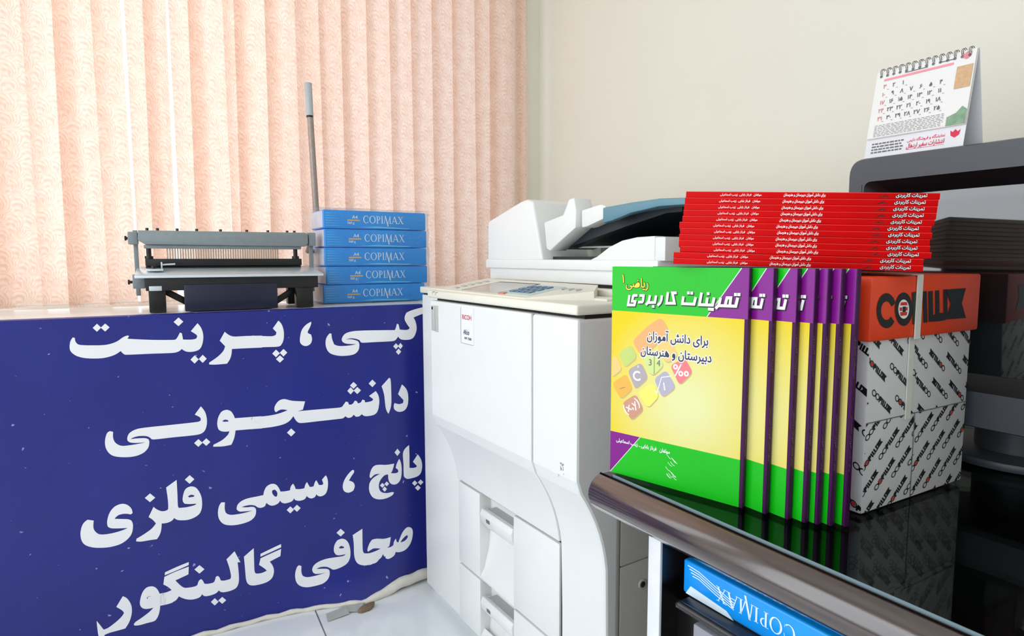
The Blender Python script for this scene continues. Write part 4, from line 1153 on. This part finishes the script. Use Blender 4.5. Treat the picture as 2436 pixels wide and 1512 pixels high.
spx = [(1820, 1222, 93.2), (1874, 1235, 92.2), (1914.5, 1243, 91.2), (1944, 1247, 90.6), (1975, 1250, 90.4), (2010, 1252, 90.2)]
labs = ['second workbook from the front of the standing row, first two title letters showing',
        'third workbook from the front of the standing row, one title letter showing',
        'fourth workbook from the front of the standing row, one slanting title stroke showing',
        'fifth workbook from the front of the standing row, a narrow yellow strip showing',
        'second workbook from the back of the standing row, a narrow yellow strip showing',
        'rearmost workbook of the standing row, right beside the printed carton']
pts_ = [np.array([.643, .56, DZ])]
for (x, y, a), lb in zip(spx, labs):
    c = copy_tree(bk)
    p = floor_at(x, y, DZ)
    c.location = p; c.rotation_euler = (0, 0, math.radians(a - 180)); c['label'] = lb

# ------------------------------------------------------------------ printed paper carton
fx = Fr((.757, .467, DZ), .8)
bx = thing_fr('paper_carton', fx, 'grey printed paper carton with orange red lid band standing on the desk', 'carton')
CW, CD, CH = .252, .235, .296
LZ = .2255
b = MB(); b.box(0, CW, 0, CD, .0005, CH - .004, bev=.003); b.build('carton_body', M_CARTON, bx)
b = MB(); b.box(-.010, CW + .006, -.006, CD + .006, LZ, .3065, bev=.003); ld = b.build('carton_lid', M_CARTONRED, bx)
def zlid(p): return fx.on(2060 + p[0] / 9.744, 660 + p[1] / 9.744, -.006)
def xlate(q): return [zlid(p) for p in q]
def ring_tris(c, ro, ri, n=28):
    o, i = ellipse(*c, *ro, n), ellipse(*c, *ri, n)
    return [[o[k], o[(k + 1) % n], i[(k + 1) % n], i[k]] for k in range(n)]
_cr = ring_tris((468, 765), (232, 408), (128, 215))
LOGO_B = [q for q in _cr if not (q[0][0] > 640 and 560 < q[0][1] < 960)] + ring_tris((865, 730), (205, 388), (125, 222))
LOGO_B += [[(1055,338),(1165,326),(1168,1078),(1068,1085)], [(1165,326),(1250,330),(1290,400),(1300,560),(1295,680),(1250,780),(1165,800)],
           [(1310,320),(1400,312),(1420,1040),(1325,1045)], [(1435,318),(1540,305),(1552,1018),(1445,1025)], [(1550,862),(1600,852),(1600,1015),(1550,1020)],
           [(1595,300),(1690,290),(1702,1008),(1600,1015)], [(1700,820),(1790,812),(1830,985),(1702,1008)], [(1785,275),(1880,268),(1880,860),(1830,985),(1790,900)],
           [(1830,275),(2310,240),(2215,590),(1955,610)], [(1955,610),(2215,590),(2310,935),(1840,970)]]
b = MB(); Pl = XZ(-.0066)
for q in LOGO_B: b.fill(xlate(q), Pl)
b.build('lid_lettering', M_CARTINK, ld)
b = MB(); b.fill(xlate(ellipse(865, 728, 127, 224)), Pl); b.build('emblem_white', M_INKWHITE, ld)
b = MB(); Pq = XZ(-.0069)
for q in ([(775,640),(800,570),(930,565),(948,640)], [(765,690),(825,690),(825,770),(765,770)], [(775,800),(945,790),(930,870),(790,885)], [(912,680),(950,680),(950,760),(912,760)]): b.fill(xlate(q), Pq)
b.build('emblem_red', M_CARTREDINK, ld)
b = MB(); b.fill(xlate([(835,672),(908,668),(908,790),(835,795)]), Pq); b.build('emblem_black', M_CARTINK, ld)
# small repeats printed over the body
lp = [zlid(p) for q in LOGO_B for p in q]
lx0, lx1, lz0, lz1 = min(p[0] for p in lp), max(p[0] for p in lp), min(p[1] for p in lp), max(p[1] for p in lp)
def small_logo():
    k = 1 / (lx1 - lx0)
    f = lambda p: ((zlid(p)[0] - lx0) * k, (zlid(p)[1] - (lz0 + lz1) / 2) * k * .74)
    n = 12
    qs = []
    for (c, ro, ri) in (((468, 765), (225, 405), (150, 265)), ((865, 730), (210, 385), (140, 255))):
        o, i = ellipse(*c, *ro, n), ellipse(*c, *ri, n)
        qs += [[f(p) for p in (o[j], o[(j + 1) % n], i[(j + 1) % n], i[j])] for j in range(n)]
    qs += [[f(p) for p in q] for q in LOGO_B[-10:]]
    eye = [f(p) for p in ellipse(865, 730, 125, 225, 10)]
    return qs, eye
SQ, SEYE = small_logo()
def clip(poly, x0, x1, z0, z1):
    for ax, lim, sg in ((0, x0, 1), (0, x1, -1), (1, z0, 1), (1, z1, -1)):
        out = []
        for i in range(len(poly)):
            a, c = poly[i - 1], poly[i]
            ia, ic = sg * (a[ax] - lim) >= 0, sg * (c[ax] - lim) >= 0
            if ia != ic:
                t = (lim - a[ax]) / (c[ax] - a[ax]); out.append((a[0] + (c[0] - a[0]) * t, a[1] + (c[1] - a[1]) * t))
            if ic: out.append(c)
        poly = out
        if len(poly) < 3: return []
    return poly
def pattern(mbk, mbr, put, rect, org, A, Bv, ang, size):
    x0, x1, z0, z1 = rect
    ca, sa = math.cos(math.radians(ang)), math.sin(math.radians(ang))
    for i in range(-8, 9):
        for j in range(-8, 9):
            ox, oz = org[0] + A[0] * i + Bv[0] * j, org[1] + A[1] * i + Bv[1] * j
            if not (x0 - size < ox < x1 + size and z0 - size < oz < z1 + size): continue
            T = lambda p: (ox + size * (p[0] * ca - p[1] * sa), oz + size * (p[0] * sa + p[1] * ca))
            for q in SQ:
                c = clip([T(p) for p in q], *rect)
                if c: mbk.fill(c, put)
            if (i + 2 * j) % 3 == 0:
                c = clip([T(p) for p in SEYE], *rect)
                if c: mbr.fill(c, put)
mid = fx.on(2180, 900)[0]
seam = (fx.on(2060, 1010)[1] + fx.on(2280, 955)[1]) / 2
k1, k2 = MB(), MB(); Pb = XZ(-.0004)
pattern(k1, k2, Pb, (.001, mid, seam, LZ), fx.on(2061, 850), (.053, -.013), (.016, -.044), -36, .056)
pattern(k1, k2, Pb, (mid, CW - .001, seam, LZ), fx.on(2247, 880), (.046, -.008), (.012, -.041), 144, .054)
pattern(k1, k2, Pb, (.001, mid, .001, seam), fx.on(2080, 1165), (.038, .010), (-.006, -.040), 40, .056)
pattern(k1, k2, Pb, (mid, CW - .001, .001, seam), fx.on(2195, 1160), (.040, .010), (-.006, -.040), 40, .056)
Pside = lambda x, z: (-.0004, .23 - x, z)
pattern(k1, k2, Pside, (.003, .23, .003, LZ), (.05, .12), (.062, .012), (-.01, -.045), -33, .060)
cb = bx.children
body = [o for o in COL.objects if o.parent == bx and o.name.startswith('carton_body')][0]
k1.build('repeated_print', M_CARTINK, body); k2.build('repeated_red_print', M_CARTREDINK, body)
b = MB(); sx = fx.on(2182, 740, -.006)[0]; b.box(sx - .006, sx + .006, -.0085, -.0068, LZ - .002, .3075); b.box(sx - .006, sx + .006, -.0022, -.0006, seam - .006, LZ); b.box(sx - .006, sx + .006, -.008, CD, .3068, .308); b.build('packing_strap', M_STRAP, bx)
b = MB(); b.box(.002, CW - .002, -.0009, -.0003, seam - .0006, seam + .0006); b.box(mid - .0006, mid + .0006, -.0009, -.0003, .003, seam); b.build('wrap_seam', M_INKGREY, body)

# ------------------------------------------------------------------ stack of red books
RL, RDp, RT = .302, .212, .0080
pl, pr = np.array([.596, .641, 1.0500]), np.array([.818, .430, 1.0400])
rang = math.degrees(math.atan2(pr[1] - pl[1], pr[0] - pl[0]))
tilt = math.radians(1.75)
fr_ = Fr((pl[0], pl[1], 1.0515), rang)
def make_red():
    t = thing_fr('red_book', fr_, '', 'book', 'red workbooks in the lying stack')
    b = MB(); b.box(0, RL, 0, RDp, .0001, .0006); b.box(0, RL, 0, RDp, RT - .0006, RT - .0001); b.box(0, RL, -.0004, .0003, .0001, RT - .0001, bev=.0003); cv = b.build('cover', M_RED, t)
    b = MB(); b.box(.001, RL - .001, .0004, RDp - .001, .0006, RT - .0006); b.build('pages', M_PAPER, t)
    b = MB(); b.box(0, RL, -.0007, -.0003, RT - .0011, RT - .0002); b.build('cover_fold', M_REDFOLD, cv)
    P = XZ(-.0006)
    b = MB(); write(b, 'مولفان : فرناز بابایی  زینب اسماعیلی', P, RL * .145, RT * .36, RT * .5, ar=True, width=RL * .17, bold=.015)
    write(b, 'برای دانش آموزان دبیرستان و هنرستان', P, RL * .405, RT * .36, RT * .62, ar=True, width=RL * .165, bold=.03)
    write(b, 'تمرینات کاربردی', XZ(-.0009), RL * .838, RT * .36, RT * .75, ar=True, width=RL * .115, bold=.02)
    b.build('spine_lettering', M_INKWHITE, cv)
    b = MB(); write(b, 'تمرینات کاربردی', P, RL * .838, RT * .36, RT * .75, ar=True, width=RL * .115, bold=.10)
    write(b, 'ریاضی', P, RL * .775, RT * .36, RT * .6, ar=True, width=RL * .035, bold=.02); b.build('spine_outline', M_INKBLACK, cv)
    return t
rb = make_red()
off = [(-.006, -.002), (-.006, -.002), (.002, .0), (.0, .0), (.0, .001), (.001, .0), (-.0005, .0005), (.003, .001), (.004, .001), (.0045, .0015), (.005, .001), (.006, .001)]
ordn = ['bottom', 'second', 'third', 'fourth', 'fifth', 'sixth', 'seventh', 'eighth', 'ninth', 'tenth', 'eleventh', 'top']
for k in range(12):
    c = rb if k == 0 else copy_tree(rb)
    h = k * RT * 1.0015
    p = fr_.w(off[k][0] + h * math.sin(tilt), off[k][1], h * math.cos(tilt))
    c.location = p
    c.rotation_euler = (0, tilt, math.radians(rang + (.25 if k % 3 == 1 else 0) - (.15 if k % 4 == 2 else 0)))
    c['label'] = ('bottom book of the stack of red workbooks on the carton lid' if k == 0 else
                  'top book of the stack of red workbooks, level with the monitor' if k == 11 else
                  f'{ordn[k]} book from the bottom of the red workbook stack' if k < 6 else
                  f'{ordn[11 - k] if k < 11 else ""} book from the top of the red workbook stack'.replace('second', 'second').replace('bottom', 'top'))

# ------------------------------------------------------------------ monitor and the calendar on it
fm = Fr((1.030, .690, DZ), -88)
mo = thing_fr('crt_monitor', fm, 'charcoal tube monitor standing on the desk behind the carton', 'monitor')
MW, MH, MZ0 = .42, .497, .075
def rr(u0, u1, z0, z1, r, n=6):
    return rounded([(u0, z0), (u1, z0), (u1, z1), (u0, z1)], r, n)
# front frame with the screen opening
b = MB()
out = rr(0, MW, MZ0, MH, .026); inn = rr(.030, MW - .030, MZ0 + .055, MH - .040, .012)
deep = rr(.056, MW - .056, MZ0 + .078, MH - .062, .022)
K = len(out)
sk = [(u, v, z) for v, loop in ((.05, out), (.006, out), (.0, [( .21 + (u - .21) * .985, .286 + (z - .286) * .988) for u, z in out]), (.0, inn)) for u, z in loop]
b.add(sk, [(r * K + i, r * K + (i + 1) % K, (r + 1) * K + (i + 1) % K, (r + 1) * K + i) for r in range(3) for i in range(K)], 0, True)
b.build('front_frame', M_MON, mo)
b = MB(); rk = [(u, v, z) for v, loop in ((.0005, inn), (.026, deep), (.040, deep)) for u, z in loop]
b.add(rk, [(r * K + i, r * K + (i + 1) % K, (r + 1) * K + (i + 1) % K, (r + 1) * K + i) for r in range(2) for i in range(K)], 0, True); b.build('screen_surround', M_MONIN, mo)
b = MB(); n = 14; g0 = (.045, MW - .045, MZ0 + .068, MH - .052)
vs = []
for i in range(n + 1):
    for j in range(n + 1):
        x, z = i / n * 2 - 1, j / n * 2 - 1
        vs.append((g0[0] + (g0[1] - g0[0]) * i / n, .022 + .012 * (x * x + z * z) * .5, g0[2] + (g0[3] - g0[2]) * j / n))
b.add(vs, [(i * (n + 1) + j, (i + 1) * (n + 1) + j, (i + 1) * (n + 1) + j + 1, i * (n + 1) + j + 1) for i in range(n) for j in range(n)], 0, True); b.build('screen', M_TUBEGLASS, mo)
b = MB(); b.box(.026, .0265, -.0006, .003, MZ0 + .02, MH - .044); b.build('frame_seam', M_SEAM, mo)
b = MB()
sec = [(0.04, 0, MW, MZ0, MH, .026), (.16, .004, MW - .004, MZ0 + .004, MH - .002, .03), (.20, .03, MW - .03, MZ0 + .02, MH - .045, .04), (.36, .09, MW - .09, MZ0 + .05, MH - .11, .04)]
vs = [(u, s[0], z) for s in sec for u, z in rr(s[1], s[2], s[3], s[4], s[5])]
fs = [(r * K + i, r * K + (i + 1) % K, (r + 1) * K + (i + 1) % K, (r + 1) * K + i) for r in range(3) for i in range(K)] + [tuple(3 * K + i for i in range(K))]
b.add(vs, [f[::-1] for f in fs], 0, True); b.build('rear_housing', M_MON, mo)
b = MB(); b.prism(ellipse(.21, .18, .12, .12, 28), 0, .014, XY0, bev=.004); b.prism(ellipse(.21, .18, .06, .06, 20), .012, .082, XY0); b.build('swivel_foot', M_MON, mo)

cx0, cz0 = fm.on(2057, 372, .02)
CWd = .156
fcal = Fr(fm.w(cx0, .018, MH + .0005), -88 - 1.5)
ca = thing_fr('desk_calendar', fcal, 'white ring bound desk calendar standing on top of the dark monitor', 'calendar')
lean = .20
def CP(d): return lambda x, z: (x, z * lean - d, z)
Hc = .148
# the card easel
b = MB()
for s_ in (0, 1):
    pass
t_ = .0012
b.prism([(0, .0), (t_, .0), (Hc * lean + t_, Hc), (.060, .0), (.0612, .0), (Hc * lean + t_ + .0012, Hc + .001), (Hc * lean, Hc + .001)], 0, CWd, YZ0); b.build('easel', M_CALBACK, ca)
b = MB(); P = CP(.0016); pz0 = .033
for k in range(3):
    d0 = .0006 + .0012 * k
    b.prism([((pz0 + .0008 * k) * lean - d0 - .0009, pz0 + .0008 * k), ((pz0 + .0008 * k) * lean - d0, pz0), (Hc * lean - d0, Hc), (Hc * lean - d0 - .0009, Hc)], .0015, CWd - .0005, YZ0)
pg = b.build('leaves', M_CALPAPER, ca)
P = CP(.0047)
def cal(u, v): return (CWd * u, pz0 + (Hc - pz0) * v)
def quad(mb, u0, u1, v0, v1, put, m=0): mb.fill([cal(u0, v0), cal(u1, v0), cal(u1, v1), cal(u0, v1)], put, m=m)
b = MB(); quad(b, .10, .80, .845, .875, P); b.build('month_bar', M_CALPINK, pg)
b = MB(); quad(b, .84, .985, .50, .80, P); b.build('tan_picture', M_CALTAN, pg)
b = MB(); quad(b, .82, .995, .01, .13, P); b.fill([cal(u, v) for u, v in ((.82, .13), (.995, .13), (.995, .20), (.95, .25), (.90, .17))], P); b.build('green_picture', M_CALGREEN, pg)
def tulip(mb, x, z, r, put):
    mb.fill([(x - r, z + r * .75), (x - r * .5, z + r * .35), (x, z + r * .9), (x + r * .5, z + r * .35), (x + r, z + r * .75), (x + r * .85, z - r * .35), (x, z - r * .9), (x - r * .85, z - r * .35)], put)
b = MB(); tulip(b, *cal(.915, .93), .0068, P); b.build('tulip_emblem', M_CALFADE, pg)
FA = str.maketrans('0123456789', '۰۱۲۳۴۵۶۷۸۹')
b = MB(); red = MB()
rows = [[31, None, None, 1, None, 3, 2][:0] or [2, 3, 1], [10, 9, 8, 7, 6, 5, 4], [17, 16, 15, 14, 13, 12, 11], [24, 23, 22, 21, 20, 19, 18], [31, 30, 29, 28, 27, 26, 25]]
rows[0] = [3, 2, 1]
for r_i, row in enumerate(rows):
    for c_i, dnum in enumerate(row):
        x, z = cal(.12 + .098 * c_i, .735 - .118 * r_i)
        s = str(dnum).translate(FA)
        write(red if c_i == 0 else b, s, P, x, z, .0095, align='c', bold=.02)
        xx, zz = cal(.12 + .098 * c_i + .038, .71 - .118 * r_i)
        b.fill([(xx - .0015, zz), (xx + .0015, zz), (xx + .0015, zz + .0006), (xx - .0015, zz + .0006)], P)
b.build('day_numbers', M_CALINK, pg); red.build('holiday_numbers', M_CALFADE, pg)
b = MB(); rnd = random.Random(9)
for k in range(8):
    z = .185 - .022 * k
    u = .08
    while u < .78:
        l = rnd.uniform(.02, .05); quad(b, u, min(u + l, .79), z, z + .006, P); u += l + .012
for u0, u1, v in ((.32, .55, .895), (.66, .80, .915)): quad(b, u0, u1, v, v + .012, P)
b.build('small_print', M_INKGREY, pg)
Pb2 = CP(.0006)
bq = MB()
xq = lambda u: CWd * u
write(bq, 'انتشارات سفیر اردهال', Pb2, xq(.45), .0095, .010, ar=True, width=CWd * .37, bold=.02); write(bq, 'نمایشگاه و فروشگاه دایمی', Pb2, xq(.45), .0195, .0068, ar=True, width=CWd * .37, bold=.01)
tulip(bq, xq(.91), .0215, .0072, Pb2); bq.fill([(xq(.45), .0068), (xq(.82), .0068), (xq(.82), .0073), (xq(.45), .0073)], Pb2)
bq.build('red_imprint', M_CALRED, ca)
b = MB()
for k in range(4):
    z = .0085 + .0048 * k; u = .07
    while u < .40:
        l = rnd.uniform(.02, .05); b.fill([(xq(u), z), (xq(min(u + l, .41)), z), (xq(min(u + l, .41)), z + .0024), (xq(u), z + .0024)], Pb2); u += l + .01
b.build('address_print', M_INKGREY, ca)
# the twin rings
b = MB()
for k in range(14):
    x = CWd * (.06 + .88 * k / 13)
    for dx in (-.0012, .0012):
        c0 = (x + dx, Hc * lean - .0005, Hc - .003)
        b.tube([(c0[0], c0[1] + .0062 * math.cos(t), c0[2] + .0015 + .0062 * math.sin(t)) for t in np.linspace(-.6, math.pi + .75, 12)], .0005, 5)
b.build('ring_binding', M_WIRE, ca)
b = MB()
for k in range(14):
    x = CWd * (.06 + .88 * k / 13); z = Hc - .0085
    b.fill(ellipse(x, z, .0024, .0024, 12), P)
b.build('ring_holes', M_INKGREY, pg)
